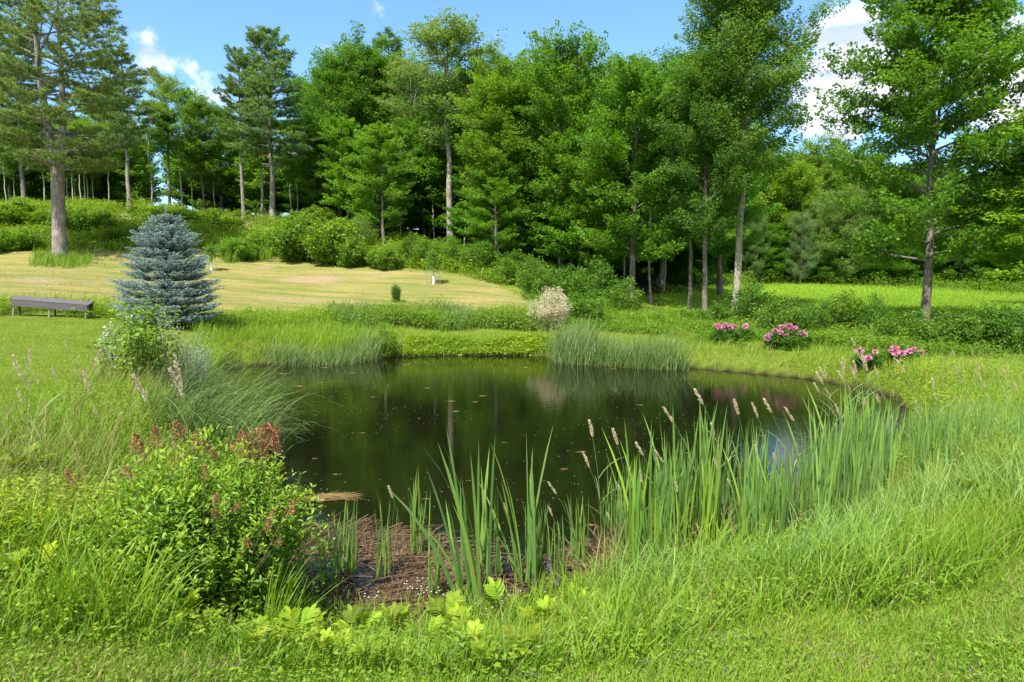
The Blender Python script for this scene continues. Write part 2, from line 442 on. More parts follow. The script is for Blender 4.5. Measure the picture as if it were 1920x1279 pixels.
FOREST_W = [(-140, 53.5), (-22, 53.5), (-15, 52), (-7, 50), (-3, 46), (0, 43.5), (3.5, 41), (8, 41), (12, 46), (17, 60), (20, 74), (36, 77), (60, 70), (90, 60), (150, 60), (150, 160), (-140, 160)]
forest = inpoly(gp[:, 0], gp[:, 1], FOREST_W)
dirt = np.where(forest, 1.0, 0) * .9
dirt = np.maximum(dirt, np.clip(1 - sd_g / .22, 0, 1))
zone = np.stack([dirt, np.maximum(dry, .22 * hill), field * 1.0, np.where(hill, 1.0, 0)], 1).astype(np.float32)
nx_, ny_ = len(gx), len(gy)
ii = (np.arange(ny_ - 1)[:, None] * nx_ + np.arange(nx_ - 1)[None]).ravel()
gb = Buf(); gb.add(gp, np.stack([ii, ii + 1, ii + 1 + nx_, ii + nx_], 1))

m, n, l, out = newmat('ground_soil_and_turf')
a_ = n.new('ShaderNodeAttribute'); a_.attribute_name = 'zone'
sep = n.new('ShaderNodeSeparateColor'); l.new(a_.outputs['Color'], sep.inputs[0])
geo = n.new('ShaderNodeNewGeometry')
def noise(sc_, det=4, rough=.6, vec=None):
    x = n.new('ShaderNodeTexNoise'); x.inputs['Scale'].default_value = sc_; x.inputs['Detail'].default_value = det; x.inputs['Roughness'].default_value = rough
    l.new(vec if vec else geo.outputs['Position'], x.inputs['Vector']); return x.outputs['Fac']
def mixc(f, a, b):
    x = n.new('ShaderNodeMix'); x.data_type = 'RGBA'
    for s, v in ((6, a), (7, b)):
        if isinstance(v, tuple): x.inputs[s].default_value = (*v, 1)
        else: l.new(v, x.inputs[s])
    if isinstance(f, float): x.inputs[0].default_value = f
    else: l.new(f, x.inputs[0])
    return x.outputs[2]
def rng_(v, a, b, lo=0.0, hi=1.0):
    x = n.new('ShaderNodeMapRange'); x.inputs['From Min'].default_value = a; x.inputs['From Max'].default_value = b
    x.inputs['To Min'].default_value = lo; x.inputs['To Max'].default_value = hi
    l.new(v, x.inputs['Value']); return x.outputs[0]
def math_(op, a, b):
    x = n.new('ShaderNodeMath'); x.operation = op
    for s, v in ((0, a), (1, b)):
        if isinstance(v, (int, float)): x.inputs[s].default_value = v
        else: l.new(v, x.inputs[s])
    return x.outputs[0]
fine = noise(9.0, 6, .75); broad = noise(.35, 4); mid = noise(1.7, 5)
mpv = n.new('ShaderNodeMapping'); mpv.inputs['Scale'].default_value = (.22, 1.5, 1); mpv.inputs['Rotation'].default_value = (0, 0, .12)
l.new(geo.outputs['Position'], mpv.inputs['Vector'])
streak = noise(1.0, 5, .6, mpv.outputs[0])
turf = mixc(rng_(mid, .35, .68), (.085, .135, .010), (.155, .215, .022))
turf = mixc(rng_(fine, .3, .75), turf, mixc(rng_(broad, .4, .6), (.12, .165, .012), (.20, .225, .036)))
hillc = mixc(rng_(streak, .34, .66), (.10, .160, .016), (.29, .255, .058))
hillc = mixc(rng_(fine, .35, .75, 0, .55), hillc, mixc(rng_(streak, .42, .58), (.15, .21, .020), (.36, .28, .10)))
turf = mixc(a_.outputs['Alpha'], turf, hillc)
fieldc = mixc(rng_(streak, .3, .7), (.11, .23, .010), (.20, .31, .016))
fieldc = mixc(rng_(fine, .3, .75, 0, .6), fieldc, (.23, .33, .03))
turf = mixc(sep.outputs['Blue'], turf, fieldc)
dryf = math_('MULTIPLY', sep.outputs['Green'], rng_(fine, .2, .6, .55, 1.15))
dryf = math_('MINIMUM', math_('MULTIPLY', dryf, rng_(streak, .25, .6, .6, 1.3)), 1.0)
turf = mixc(dryf, turf, mixc(rng_(fine, .35, .7), (.26, .18, .10), (.42, .31, .19)))
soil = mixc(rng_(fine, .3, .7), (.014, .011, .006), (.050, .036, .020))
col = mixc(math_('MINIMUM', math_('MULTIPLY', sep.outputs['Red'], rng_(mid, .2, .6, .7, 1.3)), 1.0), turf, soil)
pb = n.new('ShaderNodeBsdfPrincipled'); pb.inputs['Roughness'].default_value = .95; pb.inputs['Specular IOR Level'].default_value = .1
l.new(col, pb.inputs['Base Color'])
bp = n.new('ShaderNodeBump'); bp.inputs['Strength'].default_value = .8; bp.inputs['Distance'].default_value = .06
l.new(math_('ADD', fine, noise(38.0, 4, .8)), bp.inputs['Height']); l.new(bp.outputs[0], pb.inputs['Normal'])
l.new(pb.outputs[0], out.inputs['Surface'])
M_GROUND = m
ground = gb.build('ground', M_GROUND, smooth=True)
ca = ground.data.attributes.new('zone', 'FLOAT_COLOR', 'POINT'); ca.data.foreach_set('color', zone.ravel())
tag(ground, kind='structure')

# pond water: one sheet at z = 0, running a little under the banks
m, n, l, out = newmat('pond_water')
geo = n.new('ShaderNodeNewGeometry')
pb = n.new('ShaderNodeBsdfPrincipled')
pb.inputs['Base Color'].default_value = (.0055, .0065, .0022, 1)
pb.inputs['Roughness'].default_value = .018
pb.inputs['IOR'].default_value = 1.333
mpv = n.new('ShaderNodeMapping'); mpv.inputs['Scale'].default_value = (1.0, 2.6, 1)
l.new(geo.outputs['Position'], mpv.inputs['Vector'])
w1 = noise(2.6, 3, .55, mpv.outputs[0]); w2 = noise(11.0, 2, .5, mpv.outputs[0]); patch = noise(.22, 2, .5)
x = n.new('ShaderNodeMath'); x.operation = 'MULTIPLY_ADD'; l.new(w2, x.inputs[0]); x.inputs[1].default_value = .4; l.new(w1, x.inputs[2])
hh = math_('MULTIPLY', x.outputs[0], rng_(patch, .35, .65, .35, 1.0))
bp = n.new('ShaderNodeBump'); bp.inputs['Strength'].default_value = .08; bp.inputs['Distance'].default_value = .03
l.new(hh, bp.inputs['Height']); l.new(bp.outputs[0], pb.inputs['Normal'])
l.new(pb.outputs[0], out.inputs['Surface'])
M_WATER = m
ctr = POND.mean(0)
OUT = ctr + (POND - ctr) * 1.03
wb = Buf(); k = len(OUT)
rings = [np.concatenate([ctr + (OUT - ctr) * t, np.zeros((k, 1))], 1) for t in (1.0, .75, .5, .25)]
wv = np.concatenate(rings + [np.array([[ctr[0], ctr[1], 0]])])
qs = [(r * k + i, r * k + (i + 1) % k, (r + 1) * k + (i + 1) % k, (r + 1) * k + i) for r in range(3) for i in range(k)]
wb.add(wv, np.array(qs))
wb.f3.append(np.array([(3 * k + i, 3 * k + (i + 1) % k, 4 * k) for i in range(k)])); wb.m3.append(np.zeros(k, np.int32))
water = tag(wb.build('pond_water', M_WATER, smooth=True), kind='structure')

# ------------------------------------------------------------------ tree builders
UP = np.array([0, 0, 1.0])
M_MAPLE = leafmat('maple_leaf', (.060, .175, .016), (.185, .345, .030), .52, .5, .3)
M_ASH = leafmat('ash_leaf', (.075, .185, .024), (.195, .335, .048), .52, .5, .3)
M_GREY = leafmat('poplar_leaf', (.11, .205, .050), (.24, .36, .11), .48, .5, .3)
M_PINE = leafmat('pine_needle', (.085, .165, .045), (.28, .375, .090), .36, .55, .3)
M_HEML = leafmat('hemlock_needle', (.022, .068, .014), (.065, .145, .028), .3, .55, .3)
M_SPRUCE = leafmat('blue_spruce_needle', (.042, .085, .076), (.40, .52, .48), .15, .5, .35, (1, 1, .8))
B_PINE = barkmat('pine_bark', (.10, .083, .070), (.36, .32, .285), 9, .25, .8, .05)
B_GREY = barkmat('grey_bark', (.12, .10, .082), (.42, .37, .31), 8, .25, .6, .04)
B_DARK = barkmat('dark_bark', (.065, .054, .044), (.24, .205, .17), 8, .25, .6, .04)
B_PALE = barkmat('pale_birch_bark', (.20, .175, .14), (.50, .46, .40), 5, 1.6, .3, .02)

def wob(r, k, amp):
    w = np.cumsum(r.normal(0, 1, (k, 2)), 0) * amp; w -= w[0]
    return w

def leaf_clumps(buf, r, C, rad, nl, ln, wd, flat=.42, T=KITE, F=KITE_F, droop=.25, upj=.7, mat=0, tlo=0, thi=1, axis_out=None):
    """nl leaves round every clump centre C; each clump keeps its own tint (young or old foliage)."""
    m = len(C)
    rad = np.broadcast_to(rad, (m,))
    d = r.normal(0, 1, (m, nl, 3)); d = unit(d) * (r.random((m, nl, 1)) ** .45)
    d[..., 2] *= flat
    P = (C[:, None] + d * rad[:, None, None]).reshape(-1, 3)
    N = len(P)
    ax = unit(d.reshape(-1, 3) + r.normal(0, .5, (N, 3)))
    ax[:, 2] = ax[:, 2] * .4 - droop * r.random(N)
    up = UP + r.normal(0, upj, (N, 3))
    s = ln * r.uniform(.65, 1.25, N)
    ct = np.repeat(r.random(m), nl)
    tint = np.clip(tlo + (thi - tlo) * (.55 * ct + .45 * r.random(N)), 0, 1)
    inst(buf, T, F, P, ax, up, np.stack([s, s * wd, s], 1), tint, mat)

def leaf_sprays(buf, r, C, D, rad, nl, ln, wd, flat, T=KITE, F=KITE_F, droop=.25, upj=.75, tlo=0, thi=1):
    """Leaves in drawn-out sprays: each spray runs along its twig direction D and thins towards its tip."""
    m = len(C); D = unit(np.asarray(D)); rad = np.broadcast_to(rad, (m,))
    S = unit(np.cross(D, UP) + 1e-4); Z = np.cross(S, D)
    a = r.uniform(-1, 1.35, (m, nl)); tap = np.sqrt(np.clip(1 - ((a - .1) / 1.3) ** 2, .02, 1))
    o = r.normal(0, 1, (m, nl, 2)); o /= np.maximum(np.linalg.norm(o, axis=2, keepdims=True), 1e-6); o *= r.random((m, nl, 1)) ** .5
    off = D[:, None] * (a * 1.05)[..., None] + S[:, None] * (o[..., 0] * tap * .78)[..., None] + Z[:, None] * (o[..., 1] * tap * flat)[..., None]
    P = (C[:, None] + off * rad[:, None, None]).reshape(-1, 3); N = len(P)
    ax = unit(np.repeat(D, nl, 0) * .7 + unit(off.reshape(-1, 3)) * .6 + r.normal(0, .5, (N, 3)))
    ax[:, 2] = ax[:, 2] * .5 - droop * r.random(N)
    s = ln * r.uniform(.6, 1.3, N)
    tint = np.clip(tlo + (thi - tlo) * (.5 * np.repeat(r.random(m), nl) + .5 * r.random(N)), 0, 1)
    inst(buf, T, F, P, ax, UP + r.normal(0, upj, (N, 3)), np.stack([s, s * wd, s], 1), tint)

def oval(t): return np.sin(math.pi * np.clip(.13 + .80 * t, 0, 1)) ** .75
def tall_oval(t): return np.sin(math.pi * np.clip(.22 + .70 * t, 0, 1)) ** .8
def domed(t): return (1 - t ** 2.2) ** .6 * (.75 + .25 * np.minimum(t * 4, 1))
def conic(t): return (1 - t) ** .8 + .06
def vase(t): return .35 + .9 * t if t < .55 else .845 * math.cos((t - .55) / .45 * 1.35) + .06

def broadleaf(seed, H, hb, Rc, prof, r0, nlimb, clump, nleaf, ln, wd=.8, rise=(.15, 1.0), lean=0.0, gap=0.0, flat=.42, T=KITE, F=KITE_F, fork=None, subs=(.35, .55, .75, .95), wobble=.05, top=.93, droop=.25, tl=(0, 1), upj=.75):
    r = rs(seed); tb, cb = Buf(), Buf()
    def stem(p0, h0, h1, rr, az, tilt):
        k = 12; zz = np.linspace(h0, h1, k); w = wob(r, k, wobble)
        t = (zz - h0) / (h1 - h0)
        pts = np.stack([p0[0] + w[:, 0] + math.cos(az) * tilt * (zz - h0) * (.6 + .4 * t), p0[1] + w[:, 1] + math.sin(az) * tilt * (zz - h0) * (.6 + .4 * t), zz], 1)
        rad = rr * (1 - .88 * t ** 1.1)
        if h0 < .1: rad[0] *= 1.5; zz0 = .25; pts = np.insert(pts, 1, pts[0] * .8 + pts[1] * .2, 0); rad = np.insert(rad, 1, rr * 1.08)
        if h0 < .1: pts[0, 2] = -.4
        tube(tb, pts, rad, 8, cap=True)
        return pts, rad
    stems = [stem((0, 0), 0, H * top, r0, r.random() * 6.28, lean)]
    if fork:
        for fh, tilt in fork:
            b, rb = stems[0]; i = int(np.searchsorted(b[:, 2], fh * H)); i = min(i, len(b) - 2)
            stems.append(stem(b[i][:2], b[i][2], H * r.uniform(.82, .92), rb[i] * .75, r.random() * 6.28, tilt))
    C, CR, CD = [], [], []
    for si, (pts, rad) in enumerate(stems):
        nn = nlimb if si == 0 else max(5, int(nlimb * .6))
        for i in range(nn):
            t = (i + r.random()) / nn
            if r.random() < gap * .6: continue
            h = hb + (H * (top + .01) - hb) * t ** .92
            if h < pts[0, 2] + .3: continue
            c0 = np.array([np.interp(h, pts[:, 2], pts[:, j]) for j in range(3)])
            rt = np.interp(h, pts[:, 2], rad)
            az = i * 2.39996 + r.uniform(-.4, .4) + si * 1.7
            L = Rc * prof(t) * r.uniform(.62, 1.2) * (1 if si == 0 else .75)
            ri = rise[0] + (rise[1] - rise[0]) * t + r.uniform(-.12, .12)
            s = np.linspace(0, 1, 6)[:, None]
            dirh = np.array([math.cos(az), math.sin(az), 0])
            bend = r.normal(0, .12)
            side = np.array([-dirh[1], dirh[0], 0])
            lp = c0 + dirh * L * s + side * L * bend * s ** 2 + UP * L * math.tan(min(ri, 1.25)) * (s - .38 * s ** 2) * .9
            lr = max(.012, min(rt * .5, .016 * L + .012)) * (1 - .85 * s[:, 0])
            tube(tb, lp, lr, 5)
            for sx in subs:
                p = np.array([np.interp(sx, s[:, 0], lp[:, j]) for j in range(3)])
                if sx > .3 and r.random() > gap: C.append(p + r.normal(0, .15 * clump, 3)); CR.append(clump * r.uniform(.6, 1.2)); CD.append(lp[5] - lp[3] + UP * .25 * L)
                for sg in (-1, 1):
                    if r.random() < .15 + gap: continue
                    a2 = az + sg * r.uniform(.5, 1.1); l2 = L * .42 * (1.15 - sx) + clump * .5
                    e = p + np.array([math.cos(a2), math.sin(a2), r.uniform(-.05, .5)]) * l2
                    tube(tb, np.stack([p, (p + e) / 2 + UP * .06 * l2, e]), np.array([.014, .01, .004]) * (1 + L * .12), 4)
                    C.append(e); CR.append(clump * r.uniform(.55, 1.2)); CD.append(e - p + UP * r.uniform(0, .6) * l2)
                    if l2 > clump * 1.3: C.append((p + e) / 2 + r.normal(0, .2 * clump, 3)); CR.append(clump * r.uniform(.5, 1)); CD.append(e - p + UP * r.uniform(0, .5) * l2)
        for _ in range(4):
            C.append(pts[-1] + np.array([r.normal(0, .25 * clump), r.normal(0, .25 * clump), r.uniform(-.8, .5) * clump])); CR.append(clump * .6); CD.append(np.array([r.normal(0, .4), r.normal(0, .4), 1.0]))
    C = np.array(C); CR = np.array(CR)
    leaf_sprays(cb, r, C, np.array(CD), CR, nleaf, ln, wd, flat, T, F, droop, upj, tl[0], tl[1])
    return tb, cb, H

def conifer_pine(seed, H, hb, Rc, r0, n, ln=.24, wdt=.026, prof=oval, fork=None, tuft=15, lean=0.0):
    """White pine: long level boughs that carry flat plates of brush-like needle tufts."""
    r = rs(seed); tb, cb = Buf(), Buf()
    def stem(p0, h0, h1, rr, off):
        k = 14; t = np.linspace(0, 1, k); zz = h0 + (h1 - h0) * t; w = wob(r, k, .045)
        pts = np.stack([p0[0] + w[:, 0] + off[0] * (1 - np.exp(-3.0 * t)), p0[1] + w[:, 1] + off[1] * (1 - np.exp(-3.0 * t)), zz], 1)
        rad = rr * (1 - .86 * t)
        if h0 < .1: rad[0] *= 1.35; pts[0, 2] = -.4
        tube(tb, pts, rad, 10, cap=True)
        return pts, rad
    stems = []
    if fork is None:
        stems.append((stem((0, 0), 0, H, r0, (lean, 0)), hb, 1.0))
    else:
        fh, offs = fork
        k = 7; zz = np.linspace(-.4, fh + .5, k); w = wob(r, k, .03)
        pts = np.stack([w[:, 0], w[:, 1], zz], 1); rad = r0 * np.array([1.3, 1.06, 1, .97, .95, .97, .9])
        tube(tb, pts, rad, 12)
        for j, o in enumerate(offs):
            stems.append((stem(pts[-2][:2] + np.array(o) * .16, fh - .3, H * (1 - .07 * j), r0 * (.72 - .12 * j), o), hb, 1 - .15 * j))
    TP, TA, TT = [], [], []
    for (pts, rad), hb_, kk in stems:
        h1 = pts[-1, 2]
        # dead snags below the crown
        for _ in range(9):
            h = r.uniform(max(hb_ * .55, pts[0, 2] + .2), hb_ + 1.5); c0 = np.array([np.interp(h, pts[:, 2], pts[:, j]) for j in range(3)])
            az = r.random() * 6.28; L = r.uniform(.5, 2.2); e = np.array([math.cos(az), math.sin(az), r.uniform(-.25, .35)]) * L
            tube(tb, np.stack([c0, c0 + e * .55 + UP * .05, c0 + e + UP * -.05]), [.032, .02, .006], 4)
        for i in range(n):
            t = (i + r.random()) / n; h = hb_ + (h1 - .2 - hb_) * (math.floor(t * n / 4) * 4 / n * .7 + t * .3)
            c0 = np.array([np.interp(h, pts[:, 2], pts[:, j]) for j in range(3)]); rt = np.interp(h, pts[:, 2], rad)
            az = i * 2.39996 + r.uniform(-.45, .45); L = Rc * kk * prof(t) * r.uniform(.6, 1.15)
            if L < .25: L = .25
            s = np.linspace(0, 1, 7)[:, None]; dh = np.array([math.cos(az), math.sin(az), 0]); sdv = np.array([-dh[1], dh[0], 0])
            ri = -.05 + .75 * t ** 1.5 + r.uniform(-.1, .15)
            lp = c0 + dh * L * s + UP * L * (math.tan(ri) * s + .16 * s ** 2.5 - .04) + sdv * L * r.normal(0, .1) * s ** 2
            tube(tb, lp, np.clip(min(rt * .5, .02 + .013 * L), .01, .11) * (1 - .85 * s[:, 0]), 5)
            bt = r.random()
            for sx in np.arange(.34, 1.001, .095 if L > 1.2 else .16):
                p = np.array([np.interp(sx, s[:, 0], lp[:, j]) for j in range(3)])
                for sg in (-1, 1):
                    l2 = L * .46 * math.sin(math.pi * min(.16 + sx * .8, .97)) * r.uniform(.5, 1.2) + .12
                    d2 = unit(dh * r.uniform(.5, .95) + sdv * sg * r.uniform(.55, 1) + UP * r.uniform(.02, .28))
                    tube(tb, np.stack([p, p + d2 * l2]), [.012, .005], 3)
                    m = max(2, int(l2 / .17))
                    for q in np.linspace(.4, 1, m):
                        TP.append(p + d2 * l2 * q + r.normal(0, .045, 3)); TA.append(unit(d2 * .8 + UP * .55)); TT.append(.5 * bt + .5 * r.random())
                TP.append(p); TA.append(unit(dh + UP * .6)); TT.append(.5 * bt + .5 * r.random())
    TP, TA, TT = np.array(TP), np.array(TA), np.array(TT)
    m = len(TP)
    P = np.repeat(TP, tuft, 0); A = unit(np.repeat(TA, tuft, 0) * .55 + unit(r.normal(0, 1, (m * tuft, 3))) * .85)
    A[:, 2] = A[:, 2] * .8 + .12
    s = ln * r.uniform(.6, 1.2, m * tuft)
    inst(cb, NEEDLE, NEEDLE_F, P, A, r.normal(0, 1, (m * tuft, 3)), np.stack([s, np.full_like(s, wdt), s], 1), np.clip(np.repeat(TT, tuft) + r.normal(0, .12, m * tuft), 0, 1))
    return tb, cb, H

def blue_spruce(seed, H, Rb):
    r = rs(seed); tb, cb = Buf(), Buf()
    tube(tb, np.array([(0, 0, -.2), (0, 0, .1), (0, 0, H * .5), (0, 0, H)]), [.11, .085, .05, .008], 8)
    tiers = 15; SH = []
    for i in range(tiers):
        t = i / (tiers - 1); z = .16 + (H - .30) * t ** .93 + r.normal(0, .022)
        L0 = Rb * (1 - t) ** .64 * min(1, .80 + 1.6 * t) * (.95 + .09 * math.sin(i * 2.1)) + .05
        nb = int(34 - 22 * t)
        for j in range(nb):
            az = j / nb * 6.283 + i * .7 + r.uniform(-.12, .12); L = L0 * r.uniform(.76, 1.15)
            if r.random() < .03: continue
            up0 = .02 + .55 * t ** 1.6
            dh = np.array([math.cos(az), math.sin(az), 0]); sdv = np.array([-dh[1], dh[0], 0])
            s = np.linspace(0, 1, 6)[:, None]
            lp = np.array([0, 0, z]) + dh * L * s + UP * L * (up0 * s + .10 * s ** 2.2 - .06 * np.sin(s * math.pi)) + UP * r.normal(0, .018)
            tube(tb, lp, .014 * (1 - .8 * s[:, 0]), 4)
            for sx in np.arange(.22, 1.0, .085 if L > .5 else .17):
                p = np.array([np.interp(sx, s[:, 0], lp[:, k]) for k in range(3)])
                for sg in (-1, 1):
                    l2 = (.15 + .30 * L * (1 - sx) ** .8 + .05 * r.random()) * r.uniform(.75, 1.15)
                    d2 = unit(dh * .8 + sdv * sg * r.uniform(.45, .8) + UP * r.uniform(-.03, .07))
                    SH.append((p, d2, l2, sx))
            SH.append((lp[3], unit(lp[5] - lp[3]), np.linalg.norm(lp[5] - lp[3]) + .05, 1))
    for k in range(8):
        a = k * .8; SH.append((np.array([0, 0, H - .38]), unit(np.array([math.cos(a) * .5, math.sin(a) * .5, .85])), .30, 1))
    SH.append((np.array([0, 0, H - .35]), UP, .48, 1)); SH.append((np.array([0, 0, H - .15]), UP, .25, 1))
    P, A, S, TT = [], [], [], []
    for p, d, l, sx in SH:
        m = max(14, int(l * 190)); q = r.random(m)
        o = unit(r.normal(0, 1, (m, 3))); o = unit((o - (o @ d)[:, None] * d * .35) * np.array([1, 1, .75]) + UP * .22)
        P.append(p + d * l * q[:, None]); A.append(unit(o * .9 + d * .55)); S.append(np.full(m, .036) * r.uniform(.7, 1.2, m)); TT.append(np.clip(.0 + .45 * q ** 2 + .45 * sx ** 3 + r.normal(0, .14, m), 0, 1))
    P, A, S, TT = map(np.concatenate, (P, A, S, TT))
    inst(cb, NEEDLE, NEEDLE_F, P, A, r.normal(0, 1, P.shape), np.stack([S, np.full_like(S, .015), S], 1), TT)
    return tb, cb, H

class Kind:
    def __init__(self, tup, bark, leaf):
        tb, cb, H = tup
        zz = np.concatenate(cb.v)[:, 2]; self.H = float(np.quantile(zz, .9985)); self.tm = tb.mesh('tree_trunk', bark, True); self.cm = cb.mesh('tree_crown', leaf)

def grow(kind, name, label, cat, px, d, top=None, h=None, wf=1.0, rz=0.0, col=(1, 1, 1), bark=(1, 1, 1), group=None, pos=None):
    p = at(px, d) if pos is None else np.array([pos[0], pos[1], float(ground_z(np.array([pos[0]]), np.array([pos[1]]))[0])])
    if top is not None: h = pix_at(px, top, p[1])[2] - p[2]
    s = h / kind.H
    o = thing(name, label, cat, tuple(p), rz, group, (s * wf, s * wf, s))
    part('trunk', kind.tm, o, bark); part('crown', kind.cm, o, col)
    return o

K = {}
K['maple_a'] = Kind(broadleaf(11, 14, 2.6, 3.3, tall_oval, .22, 40, .72, 108, .145, .95, (.35, 1.25), flat=.5, upj=.95, gap=.10), B_DARK, M_MAPLE)
K['maple_b'] = Kind(broadleaf(12, 15, 3.4, 3.6, oval, .24, 38, .74, 104, .15, .9, (.4, 1.25), flat=.5, upj=.95, gap=.12, fork=[(.40, .16), (.5, .2)]), B_GREY, M_MAPLE)
K['maple_c'] = Kind(broadleaf(13, 12, 2.0, 2.9, domed, .18, 34, .64, 96, .14, .9, (.15, 1.1), flat=.36, upj=.85, gap=.1), B_DARK, M_MAPLE)
K['maple_open'] = Kind(broadleaf(15, 15, 2.8, 4.5, tall_oval, .24, 50, .74, 100, .15, 1.0, (.12, 1.05), flat=.45, upj=.85, T=MAPLE, F=MAPLE_F, fork=[(.5, .1)], wobble=.04, gap=.05), B_DARK, M_MAPLE)
K['ash'] = Kind(broadleaf(17, 20, 7.2, 4.3, tall_oval, .27, 44, .80, 92, .19, .5, (.35, 1.15), fork=[(.42, .16), (.5, .2)], flat=.5, gap=.08, wobble=.06, droop=.5), B_GREY, M_ASH)
K['ash_low'] = Kind(broadleaf(18, 16, 4.2, 3.5, tall_oval, .22, 32, .78, 90, .18, .5, (.3, 1.1), flat=.5, droop=.5, fork=[(.35, .12)]), B_DARK, M_ASH)
K['poplar'] = Kind(broadleaf(19, 19, 8.0, 3.6, vase, .24, 24, .62, 60, .15, .8, (.5, 1.15), fork=[(.48, .18), (.58, .15)], gap=.22, flat=.6, wobble=.09), B_GREY, M_GREY)
K['birch'] = Kind(broadleaf(21, 13, 5.2, 1.9, tall_oval, .09, 22, .55, 50, .14, .8, (.4, 1.1), gap=.12, wobble=.07), B_PALE, M_ASH)
K['slim'] = Kind(broadleaf(22, 14, 6.5, 2.3, domed, .11, 20, .65, 48, .18, .85, (.25, 1.0), gap=.1, wobble=.07), B_GREY, M_MAPLE)
K['willow'] = Kind(broadleaf(23, 9, .5, 2.9, domed, .12, 34, .6, 110, .17, .30, (.5, 1.2), flat=.7, droop=.7, subs=(.3, .5, .7, .9)), B_DARK, M_GREY)
K['bushy'] = Kind(broadleaf(24, 10, .7, 3.0, domed, .14, 36, .75, 120, .15, .85, (.2, 1.15), flat=.6, upj=.9), B_DARK, M_MAPLE)
K['hemlock'] = Kind(broadleaf(25, 12, .8, 2.6, conic, .16, 52, .55, 85, .15, .35, (-.15, .35), flat=.25, droop=.45), B_DARK, M_HEML)
K['under'] = Kind(broadleaf(26, 6, .8, 2.3, domed, .06, 20, .6, 90, .15, .85, (.05, .8), flat=.3), B_DARK, M_MAPLE)
K['pine_big'] = Kind(conifer_pine(31, 19, 5.6, 5.6, .40, 46, .28, .038, tall_oval, tuft=17, fork=(5.6, [(-.75, .2), (.8, -.1)])), B_PINE, M_PINE)
K['pine_a'] = Kind(conifer_pine(32, 17, 5.2, 4.1, .26, 84, .29, .046, lambda t: (1 - t) ** .55 * min(1, .5 + 2 * t) + .06), B_PINE, M_PINE)
K['pine_b'] = Kind(conifer_pine(33, 17, 7.0, 3.3, .24, 54, .29, .046, lambda t: (1 - t) ** .6 * min(1, .4 + 2.2 * t) + .08), B_PINE, M_PINE)
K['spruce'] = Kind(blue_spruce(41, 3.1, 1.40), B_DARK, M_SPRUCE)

# ------------------------------------------------------------------ the trees one can tell apart
g = grow
g(K['pine_big'], 'pine_tree', 'tall forked white pine on the mown hillside behind the bench', 'pine tree', 113, 40, top=-125, rz=.15)
g(K['pine_a'], 'pine_tree', 'dense multi-trunked white pine on top of the brushy slope', 'pine tree', 512, 54, top=52, wf=1.05, rz=1.0, col=(.85, 1, .9))
g(K['pine_b'], 'pine_tree', 'slimmer pine half hidden in the multi-trunk pine cluster', 'pine tree', 493, 54.8, top=110, wf=.7, rz=3.4, col=(.8, .9, .8))
g(K['pine_b'], 'pine_tree', 'ragged pine with bare lower trunk just left of the multi-trunk pine', 'pine tree', 457, 54.3, top=88, wf=.85, rz=2.2, col=(.75, .88, .85))
g(K['pine_b'], 'pine_tree', 'straight bare-trunked pine between the forked pine and the blue spruce', 'pine tree', 243, 55, top=85, wf=1.0, rz=.4, col=(.9, .95, .85))
g(K['pine_a'], 'pine_tree', 'thick dark pine at the left edge behind the forked pine', 'pine tree', 46, 58, top=40, wf=.9, rz=4.4, col=(.8, .9, .85), bark=(.75, .75, .75))
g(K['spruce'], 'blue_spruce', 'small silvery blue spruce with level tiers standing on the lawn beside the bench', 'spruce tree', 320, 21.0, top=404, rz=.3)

g(K['poplar'], 'poplar_tree', 'tall thin-crowned poplar with pale crooked limbs rising from the middle of the woods', 'tree', 845, 50, top=38, wf=1.35, rz=2.0, bark=(1.1, 1.1, 1.1))
g(K['poplar'], 'poplar_tree', 'grey-leaved poplar beside the tall poplar, with leaning pale trunk', 'tree', 770, 56, top=105, wf=1.2, rz=4.6, bark=(1.1, 1.1, 1.1))
g(K['maple_b'], 'maple_tree', 'maple with yellow-green top standing right of the tall poplar', 'maple tree', 932, 43.5, top=120, wf=.95, rz=.8, col=(1.25, 1.1, .9))
g(K['maple_a'], 'maple_tree', 'tall maple with a pointed crown against the sky in the middle of the woods', 'maple tree', 1050, 43, top=66, wf=.92, rz=2.2, col=(1.05, 1.05, .95))
g(K['maple_c'], 'maple_tree', 'small layered maple at the top of the bank in front of the dark woods', 'maple tree', 720, 48, top=232, wf=1.0, rz=1.0, col=(1.2, 1.15, 1))
g(K['maple_c'], 'maple_tree', 'low spreading maple with drooping bright sprays over the forest edge', 'maple tree', 928, 42.2, top=300, wf=1.1, rz=4.0, col=(1.15, 1.15, 1))
g(K['maple_a'], 'maple_tree', 'dense dark maple with a rounded top left of the tall bare-trunked ash', 'maple tree', 1185, 38, top=118, wf=.98, rz=5.1, col=(.95, 1.0, .9))
g(K['maple_c'], 'maple_tree', 'bright yellow-green maple leaning out of the woods left of the dense dark maple', 'maple tree', 1128, 40.5, top=250, wf=.95, rz=2.9, col=(1.45, 1.2, .85))
g(K['ash_low'], 'ash_tree', 'dark ash with ivy-clad trunk beside the tall bare-trunked ash', 'tree', 1322, 36, top=88, wf=.8, rz=1.4, col=(.72, .82, .8))
g(K['ash_low'], 'ash_tree', 'slender dark ash between the dense maple and the ivy-clad ash', 'tree', 1292, 37.5, top=130, wf=.7, rz=3.3, col=(.65, .78, .75))
g(K['slim'], 'maple_tree', 'thin-stemmed young maple just right of the dense dark maple', 'maple tree', 1220, 38.5, top=170, wf=.8, rz=.2)
g(K['ash'], 'ash_tree', 'tallest ash with a long bare grey trunk and feathery crown', 'tree', 1378, 36.5, top=-95, wf=.88, rz=.9, bark=(1.15, 1.1, 1.05))
